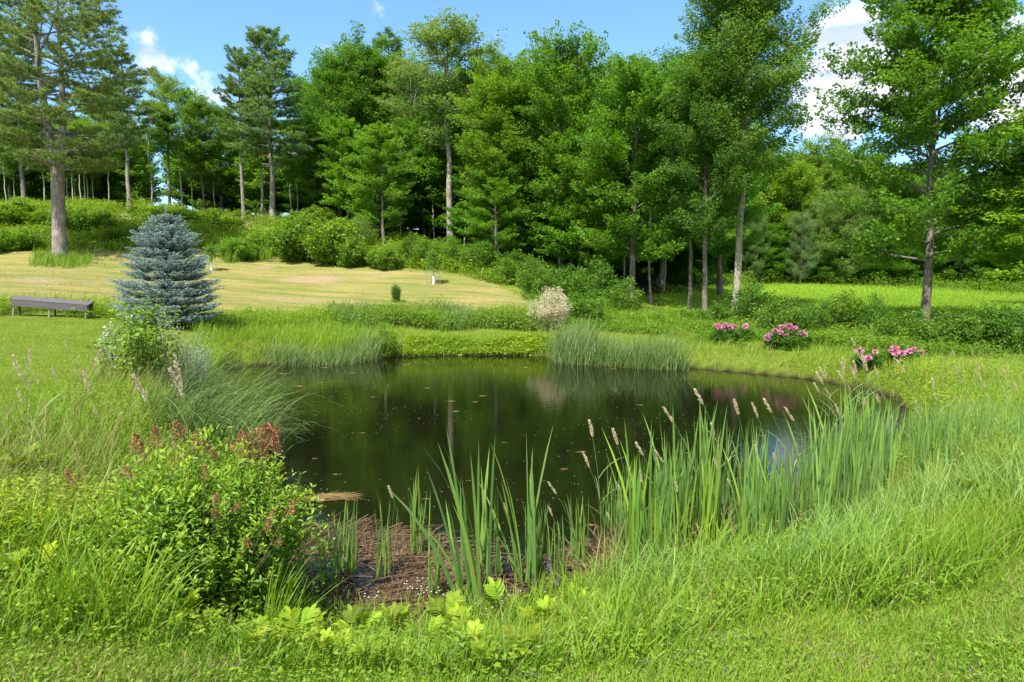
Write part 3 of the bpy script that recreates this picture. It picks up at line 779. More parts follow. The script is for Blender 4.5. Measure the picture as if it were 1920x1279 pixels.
g(K['maple_open'], 'maple_tree', 'big open-crowned maple standing alone at the edge of the right field', 'maple tree', 1733, 27.8, top=-70, wf=.85, rz=2.4)
g(K['maple_c'], 'maple_tree', 'sunlit maple whose branches reach in from the right edge of the view', 'maple tree', 2010, 25, h=8.4, wf=1.5, rz=1.1, col=(1.35, 1.2, .9))
g(K['poplar'], 'poplar_tree', 'lofty twiggy tree whose sprays hang into the top right corner', 'tree', 2060, 33, h=17, wf=1.1, rz=1.2, col=(.6, .75, .5))

# forest front rank: px, distance, top, kind, width, colour, label
FRONT = [
 (640, 58, 92, 'ash_low', 1.1, (.85, 1, .9), 'tall dark leafy tree right of the pine cluster, first against the sky'),
 (690, 60, 66, 'maple_b', 1.0, (.95, 1, .9), 'broad full-crowned tree left of the grey-leaved poplar'),
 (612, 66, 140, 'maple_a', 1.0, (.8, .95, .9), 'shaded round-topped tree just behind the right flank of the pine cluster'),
 (735, 70, 58, 'pine_b', 1.0, (.6, .8, .75), 'dark pine tip peeping over the broadleaf crowns left of the poplar'),
 (880, 56, 110, 'maple_b', 1.0, (1.1, 1.1, .9), 'leafy tree filling the gap behind the tall poplar on its right'),
 (960, 55, 90, 'ash_low', 1.0, (1.1, 1.1, .9), 'pale feathery tree behind the yellow-green maple'),
 (1000, 52, 160, 'maple_b', .9, (.9, 1, .9), 'middling dark tree between the yellow-green maple and the pointed maple'),
 (1105, 50, 105, 'ash_low', 1.0, (.9, 1, .9), 'feathery tree filling the notch right of the pointed maple'),
 (1150, 56, 110, 'poplar', 1.1, (1, 1.05, .9), 'thin grey-green tree showing above the dense dark maple'),
 (1240, 47, 105, 'maple_b', 1.0, (.8, .95, .85), 'dark leafy tree filling the space behind the slender dark ash'),
 (1270, 52, 85, 'ash_low', .95, (.8, .95, .85), 'tall shaded tree behind the ivy-clad ash'),
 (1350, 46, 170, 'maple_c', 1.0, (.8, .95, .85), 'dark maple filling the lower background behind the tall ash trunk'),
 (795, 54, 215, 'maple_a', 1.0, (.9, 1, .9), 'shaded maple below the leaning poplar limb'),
 (850, 52.5, 300, 'maple_c', .9, (.95, 1.05, .9), 'small understorey maple round the foot of the tall poplar'),
 (655, 55, 220, 'maple_c', 1.0, (1.1, 1.15, .95), 'bright lower tree at the bank top right of the pine cluster'),
 (690, 52, 290, 'under', 1.0, (1.1, 1.1, .95), 'layered sapling at the bank top left of the small layered maple'),
 (590, 57, 240, 'ash_low', .9, (1.3, 1.2, .9), 'sunlit pale-green tree directly right of the pine cluster'),
 (1010, 44, 330, 'maple_c', .9, (1, 1.1, .95), 'low maple with layered sprays between the two taller maples'),
 (1075, 42, 360, 'under', 1.2, (.95, 1.05, .9), 'spreading understorey maple at the forest edge above the pale willow shrub'),
 (880, 46, 380, 'under', 1.1, (1.0, 1.1, .95), 'dark layered sapling hanging over the bank below the poplar'),
 (980, 44.5, 330, 'under', 1.1, (.9, 1.05, .95), 'shade-grown layered sapling left of the low maple at the forest edge'),
 # left plateau
 (20, 62, 190, 'maple_b', .9, (1.0, 1.05, .9), 'leafy tree at the far left behind the forked pine'),
 (-60, 60, 150, 'maple_a', 1.1, (1.0, 1.05, .9), 'broad tree cut by the left edge of the view'),
 (150, 62, 215, 'maple_c', 1.0, (1.2, 1.15, .9), 'green maple crown showing through the fork of the big pine'),
 (215, 66, 150, 'ash_low', 1.0, (1.2, 1.15, .95), 'airy leafy tree behind the straight bare-trunked pine'),
 (285, 60, 190, 'slim', 1.15, (1.25, 1.15, .95), 'slim leaning tree right of the straight bare-trunked pine'),
 (318, 61, 132, 'poplar', 1.0, (1.15, 1.15, .9), 'open-crowned tree above the tip of the blue spruce'),
 (340, 60, 160, 'birch', 1.2, (1.1, 1.1, .9), 'tree of twin dark stems above the blue spruce'),
 (383, 61, 172, 'ash_low', .85, (1.2, 1.15, .95), 'leafy tree between the blue spruce and the ragged pine'),
 (415, 64, 200, 'maple_c', .9, (1.1, 1.1, .95), 'small-crowned tree close behind the ragged pine on its left'),
 (545, 60, 230, 'birch', 1.3, (1.2, 1.2, 1), 'pale-stemmed tree close against the right side of the pine cluster'),
 (560, 57, 260, 'slim', .9, (1.35, 1.25, .95), 'thin tree with a leaning pale trunk right of the pine cluster'),
]
for i, (px, d, top, k, wf, colr, lab) in enumerate(FRONT):
    nm = {'maple_a': 'maple_tree', 'maple_b': 'maple_tree', 'maple_c': 'maple_tree', 'under': 'maple_sapling', 'ash_low': 'ash_tree', 'poplar': 'poplar_tree', 'pine_b': 'pine_tree', 'slim': 'maple_tree', 'birch': 'birch_tree'}[k]
    g(K[k], nm, lab, 'tree', px, d, top=top, wf=wf, rz=i * 1.9, col=colr)

# pale slender stems on the left plateau
for i, (px, d, top) in enumerate([(12, 58, 230), (28, 60, 250), (86, 58, 215), (128, 60, 240), (137, 57.5, 230), (143, 61, 250), (152, 57, 225), (160, 58.5, 220), (167, 59, 235), (176, 60, 240), (205, 58, 225), (362, 60, 250), (402, 62, 260)]):
    g(K['birch'], 'birch_tree', 'slender pale-stemmed birch in the rank of thin trunks on top of the left bank', 'birch tree', px, d, top=top, wf=1.05, rz=i * 2.1, col=(1.25, 1.15, .9), bark=(1.15, 1.12, 1.05), group='slender birches on top of the left bank')

# trees across the right field
RIGHT = [
 (1262, 66, 250, 'bushy', 1.0, (1.0, 1.05, .9), 'rounded tree behind the ash trunks at the left end of the field'),
 (1310, 78, 275, 'maple_b', 1.0, (1.1, 1.1, .9), 'leafy tree beyond the field between the ash trunks'),
 (1362, 80, 262, 'bushy', .95, (1.3, 1.15, .85), 'light green tree beyond the field just left of the tallest ash trunk'),
 (1425, 84, 265, 'maple_b', 1.0, (1.25, 1.15, .9), 'tall light tree beyond the field just right of the tallest ash trunk'),
 (1478, 81, 300, 'bushy', .9, (1.35, 1.15, .85), 'yellow-green tree with a rusty tinge beyond the field'),
 (1520, 88, 255, 'ash_low', 1.1, (1.25, 1.1, 1.0), 'tall pale tree under the white cloud beyond the field'),
 (1412, 76.5, 400, 'willow', .75, (.85, .95, .95), 'small grey-green shrubby tree at the field edge, right of the tallest ash trunk'),
 (1500, 76, 392, 'willow', .7, (1.0, .95, 1.2), 'silvery aspen-like tree at the field edge'),
 (1455, 78, 430, 'bushy', .8, (1.0, 1.1, .9), 'low dark bushy tree between the two silvery trees at the field edge'),
 (1565, 77, 345, 'willow', .95, (1.15, 1.1, .9), 'big pale willow-like tree at the back of the field'),
 (1612, 78, 370, 'willow', .8, (.95, .95, .9), 'smaller willow-like tree hugging the right side of the big pale willow'),
 (1590, 90, 270, 'maple_b', 1.1, (1.0, 1.0, .85), 'dark-topped tree behind the big pale willow'),
 (1648, 78, 415, 'hemlock', .9, (.9, 1.1, 1.1), 'dark bluish conifer at the field edge right of the willows'),
 (1660, 92, 330, 'maple_b', 1.1, (1.0, 1.05, .9), 'leafy tree behind the dark bluish conifer'),
 (1690, 77, 470, 'under', 1.0, (1.2, 1.2, .9), 'low sunlit tree by the lone maple trunk at the back of the field'),
 (1790, 76, 350, 'bushy', 1.0, (1.15, 1.1, .9), 'leafy tree beyond the field just right of the lone maple trunk'),
 (1730, 80, 330, 'maple_b', 1.0, (1.0, 1.05, .9), 'tree straight behind the lone maple trunk beyond the field'),
 (1840, 73, 395, 'hemlock', 1.2, (1.1, 1.2, 1.0), 'layered dark hemlock at the back of the field'),
 (1880, 76, 335, 'maple_b', 1.0, (1.05, 1.1, .9), 'leafy tree above the layered hemlock at the right'),
 (1900, 70, 400, 'bushy', 1.0, (.9, 1.0, .9), 'dark bushy tree at the field edge by the right border'),
 (1960, 70, 380, 'hemlock', 1.2, (1.0, 1.1, 1.0), 'dark hemlock cut by the right border of the view'),
 (2040, 72, 340, 'maple_b', 1.1, (1.0, 1.05, .9), 'tree past the right border at the back of the field'),
 (1760, 95, 300, 'ash_low', 1.1, (1.1, 1.1, 1.0), 'farther pale tree above the trees behind the lone maple'),
]
for i, (px, d, top, k, wf, colr, lab) in enumerate(RIGHT):
    nm = {'maple_b': 'maple_tree', 'bushy': 'leafy_tree', 'willow': 'willow_tree', 'ash_low': 'ash_tree', 'hemlock': 'hemlock_tree', 'under': 'maple_sapling'}[k]
    g(K[k], nm, lab, 'tree', px, d, top=top, wf=wf, rz=i * 2.3 + .5, col=colr)

# deep woods: trunks and dark crowns behind the front rank
r = rs(5)
DEEP = []
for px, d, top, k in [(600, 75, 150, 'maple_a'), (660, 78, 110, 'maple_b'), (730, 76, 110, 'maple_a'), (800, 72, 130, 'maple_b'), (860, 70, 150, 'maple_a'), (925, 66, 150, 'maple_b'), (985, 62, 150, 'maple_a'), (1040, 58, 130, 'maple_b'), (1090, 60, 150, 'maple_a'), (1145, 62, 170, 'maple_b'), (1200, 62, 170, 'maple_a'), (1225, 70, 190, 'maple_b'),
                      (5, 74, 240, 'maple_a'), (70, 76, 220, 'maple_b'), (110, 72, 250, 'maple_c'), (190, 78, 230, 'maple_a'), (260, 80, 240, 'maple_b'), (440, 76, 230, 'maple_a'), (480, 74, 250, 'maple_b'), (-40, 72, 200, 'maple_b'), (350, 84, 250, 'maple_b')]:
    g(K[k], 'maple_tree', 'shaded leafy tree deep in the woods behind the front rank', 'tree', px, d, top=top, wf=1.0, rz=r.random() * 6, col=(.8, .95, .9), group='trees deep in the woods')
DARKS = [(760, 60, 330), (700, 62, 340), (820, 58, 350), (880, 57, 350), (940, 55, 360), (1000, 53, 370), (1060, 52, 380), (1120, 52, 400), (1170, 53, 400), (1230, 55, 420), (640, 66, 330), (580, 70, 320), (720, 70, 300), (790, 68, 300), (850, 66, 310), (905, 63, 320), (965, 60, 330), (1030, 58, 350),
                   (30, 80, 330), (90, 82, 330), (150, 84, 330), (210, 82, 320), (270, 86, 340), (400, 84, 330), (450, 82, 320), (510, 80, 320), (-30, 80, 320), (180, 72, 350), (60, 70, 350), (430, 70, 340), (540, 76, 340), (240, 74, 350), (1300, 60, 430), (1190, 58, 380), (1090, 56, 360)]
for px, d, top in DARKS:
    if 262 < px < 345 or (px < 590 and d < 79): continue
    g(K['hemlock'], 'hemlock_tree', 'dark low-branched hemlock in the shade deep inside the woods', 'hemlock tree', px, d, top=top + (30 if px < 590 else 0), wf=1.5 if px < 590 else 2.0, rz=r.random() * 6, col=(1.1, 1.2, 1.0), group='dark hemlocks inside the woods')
for px, d, top, sc_ in [(1135, 40.5, 350, 1), (1015, 45, 330, 1), (750, 51.5, 300, 1), (1170, 42, 360, 1.2), (965, 46.5, 340, .8), (1085, 43, 350, .8), (1068, 44, 350, .7), (1047, 42.3, 320, 1.2), (815, 52, 320, .8), (870, 50, 330, .6), (1005, 47, 340, .7), (910, 48, 340, .6), (1245, 44, 380, .8), (700, 53, 320, .7), (1100, 41, 380, .8)]:
    g(K['slim'], 'maple_tree', 'slim bare-stemmed tree standing at the dark forest edge above the pond', 'tree', px, d, top=top - 60, wf=1.0, rz=r.random() * 6, col=(.95, 1.0, .9), bark=(1.15, 1.1, 1.05), group='slim stems along the dark forest edge')

# leafy saplings closing the view under the crowns, and shrubs along the back of the field
r = rs(6)
for i in range(34):
    px = -40 + 660 * i / 33 + r.uniform(-14, 14); d = r.uniform(63, 76)
    if 268 < px < 345 or i % 3 == 1: continue
    g(K['under'], 'maple_sapling', 'low shaded sapling between the trunks on the plateau of the left bank', 'sapling', px, d, h=r.uniform(4, 6.2), wf=1.3, rz=r.random() * 6, col=(1.2, 1.2, 1.0), group='saplings between the plateau trunks')
for i in range(22):
    px = 600 + 700 * i / 21 + r.uniform(-12, 12); d = 57 - 10 * (i / 21) + r.uniform(-2, 6)
    g(K['under'], 'maple_sapling', 'low shaded sapling between the trunks of the middle woods', 'sapling', px, d, h=r.uniform(4.5, 7), wf=1.3, rz=r.random() * 6, col=(.9, 1.0, .85), group='saplings inside the middle woods')
for i in range(26):
    px = 1235 + 800 * i / 25 + r.uniform(-12, 12); d = r.uniform(76, 82) - (8 if px > 1820 else 0)
    g(K['bushy'], 'leafy_tree', 'low bushy tree in the dark hem of the woods behind the field', 'tree', px, d, h=r.uniform(4.5, 7.5), wf=1.25, rz=r.random() * 6, col=(.85, .95, .85), group='bushy hem of the woods behind the field')
for i in range(24):
    px = 1200 + 900 * i / 23 + r.uniform(-12, 12); d = r.uniform(92, 108)
    g(K['maple_a' if i % 2 else 'maple_b'], 'maple_tree', 'farther leafy tree in the second rank behind the field', 'tree', px, d, h=r.uniform(14, 18), wf=1.3, rz=r.random() * 6, col=(.95, 1.0, .95), group='second rank of trees behind the field')

for px, d in [(762, 57), (790, 58.5), (815, 56), (838, 58), (870, 55), (560, 64), (740, 60)]:
    g(K['bushy'], 'leafy_tree', 'low dark bush-like tree filling the shade between the trunks of the middle woods', 'tree', px, d, h=3.6, wf=1.5, rz=px * .3, col=(.8, .9, .8), group='low trees in the shade of the middle woods')

# ------------------------------------------------------------------ plants and grass
def mk(name, a, b, *k): return leafmat(name, a, b, *k)
M_GRASS = mk('lush_grass', (.085, .205, .011), (.265, .40, .028), .45, .5, .35, (1.2, 1.1, .5))
M_DRYG = mk('straw_grass', (.17, .19, .035), (.42, .36, .15), .35, .6, .2, (1.1, 1, .7))
M_REED = mk('cattail_leaf', (.095, .215, .060), (.27, .40, .060), .38, .45, .25, (1.2, 1.1, .5))
M_SEDGE = mk('sedge_blade', (.105, .19, .045), (.23, .32, .10), .34, .45, .4, (1.1, 1.05, .6))
M_SEED = mk('seed_head', (.58, .45, .27), (.80, .68, .45), .35, .7, .2, (1, .95, .8))
M_SEEDP = mk('pinkish_seed_head', (.48, .33, .25), (.68, .55, .40), .35, .7, .2, (1, .95, .8))
M_LITTER = mk('dead_reed', (.032, .019, .010), (.21, .130, .066), .05, .5, .2)
M_HERB = mk('herb_leaf', (.085, .20, .012), (.26, .38, .028), .45, .5, .3)
M_SHRUB = mk('shrub_leaf', (.072, .180, .014), (.22, .34, .030), .45, .5, .3)
M_LIME = mk('lime_leaf', (.15, .27, .016), (.37, .46, .03), .48, .5, .3)
M_FERN = mk('fern_frond', (.16, .29, .016), (.36, .46, .03), .45, .5, .25, (1.15, 1.1, .4))
M_SPIREA = mk('steeplebush_leaf', (.085, .225, .016), (.32, .46, .035), .45, .45, .35)
M_RUST = mk('rusty_flower_head', (.17, .075, .034), (.40, .20, .10), .1, .8, .1)
M_PINK = mk('peony_petal', (.60, .17, .33), (.84, .45, .58), .3, .6, .2, (1, .8, .9))
M_PALE = mk('dappled_willow_leaf', (.36, .40, .17), (.90, .74, .62), .4, .5, .3, (1, 1, .9))
M_SILVER = mk('silver_leaf', (.20, .27, .14), (.50, .54, .42), .25, .55, .3, (1, 1, .8))
M_WHITE = mk('white_petal', (.72, .72, .66), (.85, .85, .82), .3, .6, .2, (1, 1, 1))
M_PURPLE = mk('purple_petal', (.10, .06, .20), (.26, .17, .40), .3, .6, .2, (1, 1, 1))
M_CONE = mk('young_conifer_leaf', (.06, .15, .02), (.16, .28, .04), .3, .5, .3)
M_WOODY = barkmat('woody_stem', (.06, .04, .025), (.20, .13, .08), 20, .3, .3, .01)

def scatter(seed, n, poly, d0, d1, pond=None, far=1.0):
    """Ground points whose photo position lies in poly, spread evenly over the picture; pond = (min, max) shore distance."""
    r = rs(seed); pl = np.array(poly, float)
    px = r.uniform(pl[:, 0].min() - 20, pl[:, 0].max() + 20, n); d = np.exp(r.uniform(math.log(d0), math.log(d1), n))
    x = (px - 960) / FPX * d; z = ground_z(x, d)
    P = np.stack([x, d, z], 1)
    qx, qy = project(P)
    ok = inpoly(qx + r.normal(0, 9, n) + 22 * np.sin(x * 2.3 + d * 1.1), qy + r.normal(0, 420 / 30, n) / np.maximum(d / 4, 1) + 26 / np.maximum(d / 4, 1) * np.sin(x * 1.9 + 2 + d), pl)
    if pond is not None:
        s = pond_d(P[:, 0], P[:, 1]); ok &= (s > pond[0]) & (s < pond[1])
    return P[ok]
def patchy(P, f=.6, ph=0.0):
    x, y = P[:, 0] * f, P[:, 1] * f
    return .5 + .25 * (np.sin(x * 1.7 + 1.3 * np.sin(y * .9 + ph)) + np.sin(y * 2.1 + ph + 1.1 * np.sin(x * 1.3)))
WIND = .35
def sward(name, mat, seed, n, poly, d0, d1, h, w, pond=None, lean=.25, bend=.7, hvar=.5, thin=1.0, t0=0., t1=1., nseg=2, wpx=.42, keep=None):
    P = scatter(seed, n, poly, d0, d1, pond)
    if keep is not None: P = P[keep(P)]
    r = rs(seed + 1); k = len(P)
    if k == 0: print('EMPTY', name); return None
    pt = patchy(P, .9, seed); pt2 = patchy(P, 3.1, seed * 1.7)
    az = np.where(r.random(k) < .55, r.normal(WIND, .9, k), r.uniform(0, 6.28, k))
    hh = h * np.clip(r.normal(1, .28, k), .3, 1.7) * (1 - hvar * .5 + hvar * pt)
    ww = np.maximum(w, P[:, 1] / 683 * wpx) * r.uniform(.7, 1.3, k)
    tint = np.clip(t0 + (t1 - t0) * (.35 * pt + .3 * pt2 + .35 * r.random(k) + r.normal(0, .08, k)), 0, 1)
    b = Buf(); P = P - np.array([0, 0, .01])
    blades(b, P, az, hh, ww, np.abs(r.normal(0, lean, k)), r.uniform(.1, 1, k) * bend, tint, nseg)
    print(name, k)
    return tag(b.build(name, mat), kind='stuff')

NEARPOLY = [(-600, 960), (-600, 1500), (2700, 1500), (2700, 960), (1900, 1075), (1500, 1100), (1250, 1150), (1000, 1190), (700, 1205), (560, 1190), (300, 1130), (0, 1010)]
sward('lawn_grass', M_GRASS, 101, 180000, NEARPOLY, 2.4, 7.5, .062, .0055, (0.25, 99), .55, 1.1, t0=.0, t1=1.0)
sward('lawn_straw_grass', M_DRYG, 103, 76000, NEARPOLY, 2.4, 7.5, .05, .0045, (0.25, 99), .7, 1.0, keep=lambda P: patchy(P, 1.5, 2) > .40)
TALLNEAR = [(-500, 1020), (-500, 1180), (300, 1240), (560, 1265), (900, 1250), (1150, 1250), (1300, 1220), (1600, 1140), (1800, 1080), (1960, 1040), (2500, 960), (2500, 800), (1960, 940), (1560, 960), (1250, 1040), (1080, 1120), (900, 1160), (560, 1120), (150, 1030)]
sward('bank_grass', M_GRASS, 105, 62000, TALLNEAR, 3.2, 7.5, .20, .0085, (0.02, 99), .42, 1.3, hvar=.9, t0=.0, t1=1.0, nseg=4)
sward('bank_straw_grass', M_DRYG, 106, 7000, TALLNEAR, 3.2, 7.5, .22, .006, (0.02, 99), .5, 1.2, hvar=.9, nseg=3)
# meadow on the left shore
MEADOW = [(-600, 900), (20, 815), (120, 765), (190, 710), (260, 690), (330, 700), (370, 745), (420, 850), (500, 900), (470, 960), (300, 1040), (100, 1080), (-600, 1080)]
sward('meadow_grass', M_GRASS, 107, 66000, MEADOW, 4.2, 16, .34, .0105, (.02, 99), .30, 1.2, t0=.1, t1=1.0, nseg=3)
sward('meadow_straw_grass', M_DRYG, 109, 12500, MEADOW, 4.2, 16, .48, .005, (.0, 99), .3, .9, nseg=3)
LEFTLAWN = [(-700, 600), (200, 606), (320, 640), (250, 690), (190, 720), (120, 775), (20, 830), (-700, 940)]
sward('left_lawn_grass', M_GRASS, 111, 130000, LEFTLAWN, 7, 24, .05, .004, (.3, 99), .5, .9, t0=.45, t1=1.0, nseg=2)
# right shore
RIGHTSH = [(1300, 650), (1500, 662), (1700, 680), (1960, 690), (2500, 700), (2500, 1000), (1850, 1060), (1600, 1040), (1620, 960), (1720, 820), (1780, 770), (1640, 735), (1500, 712), (1300, 695)]
sward('right_bank_grass', M_GRASS, 113, 118000, RIGHTSH, 4.5, 23, .26, .007, (.0, 99), .3, .9, t0=.3, t1=1.0, nseg=3)
sward('right_bank_straw_grass', M_DRYG, 115, 9000, RIGHTSH, 4.5, 23, .4, .004, (.0, 99), .25, .8, nseg=3)
RIGHTTALL = [(1090, 1165), (1180, 1110), (1300, 1085), (1450, 1060), (1600, 1000), (1680, 920), (1680, 860), (1760, 790), (1960, 770), (2060, 800), (2060, 960), (1800, 1010), (1560, 1070), (1300, 1150), (1180, 1180)]
sward('right_tall_grass', M_REED, 117, 24000, RIGHTTALL, 4.2, 14, .36, .0095, (-.25, 99), .35, 1.2, t0=.1, t1=.9, nseg=4)
# far shore
FARB = [(740, 634), (740, 672), (1060, 672), (1060, 634)]
sward('far_bank_grass', M_GRASS, 119, 26000, FARB, 21, 26, .28, .01, (-.03, 1.2), .35, .9, t0=.5, t1=1.0)
FARLAWN = [(360, 612), (640, 612), (1000, 614), (1330, 628), (1500, 655), (1330, 662), (1060, 640), (740, 642), (420, 660)]
sward('far_lawn_grass', M_GRASS, 121, 40000, FARLAWN, 18, 30, .07, .008, (.25, 99), .5, .9, t0=.45, t1=1.0)
LSEDGE = [(470, 672), (600, 660), (735, 658), (725, 682), (640, 690), (560, 692), (470, 690)]
sward('left_shore_reeds', M_SEDGE, 123, 18000, LSEDGE, 17.5, 25, .58, .009, (-.55, 2.6), .2, 1.1, hvar=.9, t0=.1, t1=1.0, nseg=4)
RSEDGE = [(1050, 660), (1120, 664), (1210, 672), (1296, 684), (1300, 698), (1180, 696), (1056, 688)]
sward('right_shore_reeds', M_SEDGE, 125, 21000, RSEDGE, 17.5, 24, .84, .013, (-.9, 1.6), .18, 1.0, t0=.0, t1=.8, nseg=4)
sward('left_far_shore_grass', M_GRASS, 126, 30000, [(380, 618), (700, 616), (740, 650), (560, 672), (420, 690), (370, 680)], 14, 26, .34, .009, (.1, 9), .25, .8, t0=.4, t1=1.0, nseg=3)
# hill lawn and field
HILLP = [(-300, 472), (120, 472), (400, 474), (520, 484), (640, 498), (760, 507), (900, 522), (980, 560), (1000, 590), (880, 590), (640, 583), (380, 578), (-300, 560)]
M_HILLG = mk('hill_turf_blade', (.12, .19, .016), (.32, .31, .06), .35, .6, .2)
sward('hill_lawn_grass', M_HILLG, 127, 26000, HILLP, 24, 46, .05, .012, None, .5, .9, t0=-.2, t1=.7)
FIELDP = [(1240, 524), (1500, 528), (1750, 538), (1930, 553), (2200, 562), (2200, 620), (1900, 616), (1600, 604), (1330, 598), (1240, 575)]
sward('field_grass', mk('field_grass_blade', (.12, .26, .010), (.25, .38, .020), .42, .5, .3, (1.2, 1.1, .5)), 129, 90000, FIELDP, 27, 80, .2, .02, None, .35, .8, t0=.1, t1=1)
sward('field_edge_grass', M_HILLG, 131, 5000, [(1240, 518), (1500, 524), (1750, 534), (1930, 548), (2100, 556), (2100, 566), (1930, 560), (1750, 545), (1500, 536), (1240, 545)], 55, 82, .45, .05, None, .3, .6, t0=-.6, t1=.4)

# leafy ground cover: many small leaves on short stems, as one mass per patch
def cover(name, mat, seed, n, poly, d0, d1, h, ln, wd=.5, pond=None, per=7, t0=0, t1=1, spread=.14, keep=None):
    P = scatter(seed, n, poly, d0, d1, pond)
    if keep is not None: P = P[keep(P)]
    r = rs(seed + 2); k = len(P); b = Buf()
    if k == 0: print('EMPTY', name); return
    pt = patchy(P, .8, seed); hh = h * (.55 + .8 * pt) * r.uniform(.6, 1.25, k)
    Q = np.repeat(P, per, 0); m = len(Q); f = r.random(m) ** .6
    Q = Q + np.stack([r.normal(0, spread, m), r.normal(0, spread, m), np.repeat(hh, per) * f], 1)
    a = r.uniform(0, 6.28, m); ax = np.stack([np.cos(a), np.sin(a), r.uniform(-.4, .5, m)], 1)
    s = np.maximum(ln, Q[:, 1] / 683 * 1.3) * r.uniform(.6, 1.3, m)
    tint = np.clip(t0 + (t1 - t0) * (.5 * np.repeat(pt, per) + .5 * r.random(m)), 0, 1)
    inst(b, KITE, KITE_F, Q, ax, UP + r.normal(0, .6, (m, 3)), np.stack([s, s * wd, s], 1), tint)
    print(name, k)
    return tag(b.build(name, mat), kind='stuff')
SLOPE = [(-300, 385), (120, 385), (300, 395), (420, 412), (500, 408), (620, 440), (760, 450), (900, 490), (1060, 515), (1150, 545), (1080, 600), (1005, 590), (985, 555), (900, 518), (760, 503), (640, 494), (520, 484), (400, 472), (120, 468), (-300, 468)]
nobare = lambda P: (lambda q: (blob(455, 425, 26, 8, q[0], q[1]) + blob(240, 408, 24, 7, q[0], q[1])) < .4)(project(P))
sward('trunk_ring_grass', M_GRASS, 118, 3500, [(50, 478), (120, 474), (195, 490), (180, 503), (110, 506), (55, 500)], 36, 44, .45, .03, None, .3, .8, t0=.1, t1=.8, nseg=3)
sward('slope_foot_grass', M_GRASS, 120, 7000, [(405, 470), (500, 468), (500, 492), (405, 490)], 39, 47, .8, .03, None, .2, .7, t0=.1, t1=.8, nseg=3)
cover('wood_hem_herbs', M_HERB, 122, 9000, [(1230, 505), (1500, 512), (1750, 522), (1960, 538), (2100, 545), (2100, 562), (1960, 556), (1750, 541), (1500, 532), (1230, 540)], 60, 90, 1.1, .2, .5, per=8, spread=.4, t0=-.1, t1=.6)
cover('slope_undergrowth', M_HERB, 141, 34000, SLOPE, 38, 60, .70, .15, .55, per=8, spread=.28, t0=.1, t1=1, keep=nobare)
sward('slope_grass', M_GRASS, 143, 26000, [(-300, 425), (120, 430), (300, 430), (520, 440), (700, 470), (900, 495), (1000, 545), (985, 555), (900, 518), (760, 503), (640, 494), (520, 484), (400, 472), (120, 468), (-300, 468)], 38, 56, .5, .04, None, .35, .9, t0=.4, t1=1.0, nseg=3, keep=nobare)
STRIP = [(630, 590), (820, 592), (1000, 600), (1010, 622), (880, 618), (640, 614)]
cover('far_strip_herbs', M_HERB, 145, 9000, STRIP, 25, 31, .6, .10, .45, per=9, spread=.16, t0=.0, t1=.9)
sward('far_strip_grass', M_SEDGE, 146, 9000, STRIP, 25, 31, .65, .014, None, .25, .9, t0=.0, t1=.7, nseg=3)
STRIP2 = [(-250, 575), (30, 575), (200, 578), (260, 600), (360, 612), (480, 600), (640, 598), (640, 614), (480, 616), (380, 612), (200, 592), (30, 588), (-250, 590)]
cover('left_strip_herbs', M_HERB, 147, 22000, STRIP2, 19, 30, .42, .09, .45, per=8, spread=.16, t0=.25, t1=1.0)
sward('left_strip_grass', M_GRASS, 148, 16000, STRIP2, 19, 30, .5, .012, None, .2, .7, t0=.3, t1=1.0, nseg=3)
cover('far_bank_herbs', M_LIME, 149, 7000, [(740, 640), (740, 668), (1060, 668), (1060, 640)], 21, 25, .22, .085, .7, (.0, .9), per=6, spread=.1)
UNDER = [(1000, 560), (1120, 555), (1230, 585), (1300, 606), (1420, 615), (1560, 628), (1760, 640), (1960, 650), (1960, 668), (1700, 668), (1560, 655), (1480, 640), (1330, 628), (1060, 622), (1010, 600)]
cover('wood_edge_herbs', M_HERB, 151, 26000, UNDER, 19, 42, .36, .10, .5, per=8, spread=.2, t0=-.1, t1=.6, pond=(2.2, 99))
sward('wood_edge_grass', M_GRASS, 152, 20000, UNDER, 19, 42, .42, .014, (2.2, 99), .25, .8, t0=.1, t1=.9, nseg=3)
cover('right_bank_herbs', M_LIME, 153, 9000, [(1540, 670), (1960, 700), (1960, 780), (1750, 770), (1640, 735), (1500, 706), (1380, 690)], 9, 21, .22, .055, .5, (.05, 3), per=7, spread=.09)
sward('bank_tall_grass', M_GRASS, 108, 23000, TALLNEAR, 3.4, 7.5, .36, .0095, (0.0, 99), .3, 1.2, hvar=1.0, t0=.0, t1=1.0, nseg=5, keep=lambda P: (patchy(P, 2.6, 9) > .52) & ~((project(P)[0] > 545) & (project(P)[0] < 930)))
BORDER = [(1300, 632), (1500, 645), (1700, 655), (1960, 655), (1960, 690), (1720, 694), (1600, 690), (1480, 668), (1300, 655)]
sward('border_grass', M_GRASS, 110, 5000, BORDER, 15, 25, .26, .010, (1.0, 99), .3, .9, t0=.1, t1=.9, nseg=3)
cover('border_herbs', M_HERB, 112, 9000, [(1320, 628), (1500, 640), (1700, 648), (1960, 648), (1960, 664), (1720, 668), (1600, 658), (1480, 648), (1320, 640)], 16, 26, .34, .09, .5, (1.8, 99), per=9, spread=.16, t0=-.1, t1=.5)
sward('lawn_thatch', M_DRYG, 114, 40000, [(1250, 1190), (1500, 1110), (1960, 1010), (1960, 1300), (1000, 1300)], 2.4, 6, .04, .005, (.3, 99), .9, .9, t0=.2, t1=1, keep=lambda P: patchy(P, 2.2, 7) > .62)
cover('lawn_weeds', M_HERB, 116, 3200, NEARPOLY, 2.5, 6.0, .06, .028, .55, (.3, 99), per=6, spread=.035, t0=.2, t1=1, keep=lambda P: patchy(P, 3.3, 11) > .58)
cover('bank_weeds', M_HERB, 154, 3700, TALLNEAR, 3.2, 7.5, .20, .036, .5, (.1, 99), per=9, spread=.05, t0=.2, t1=1)
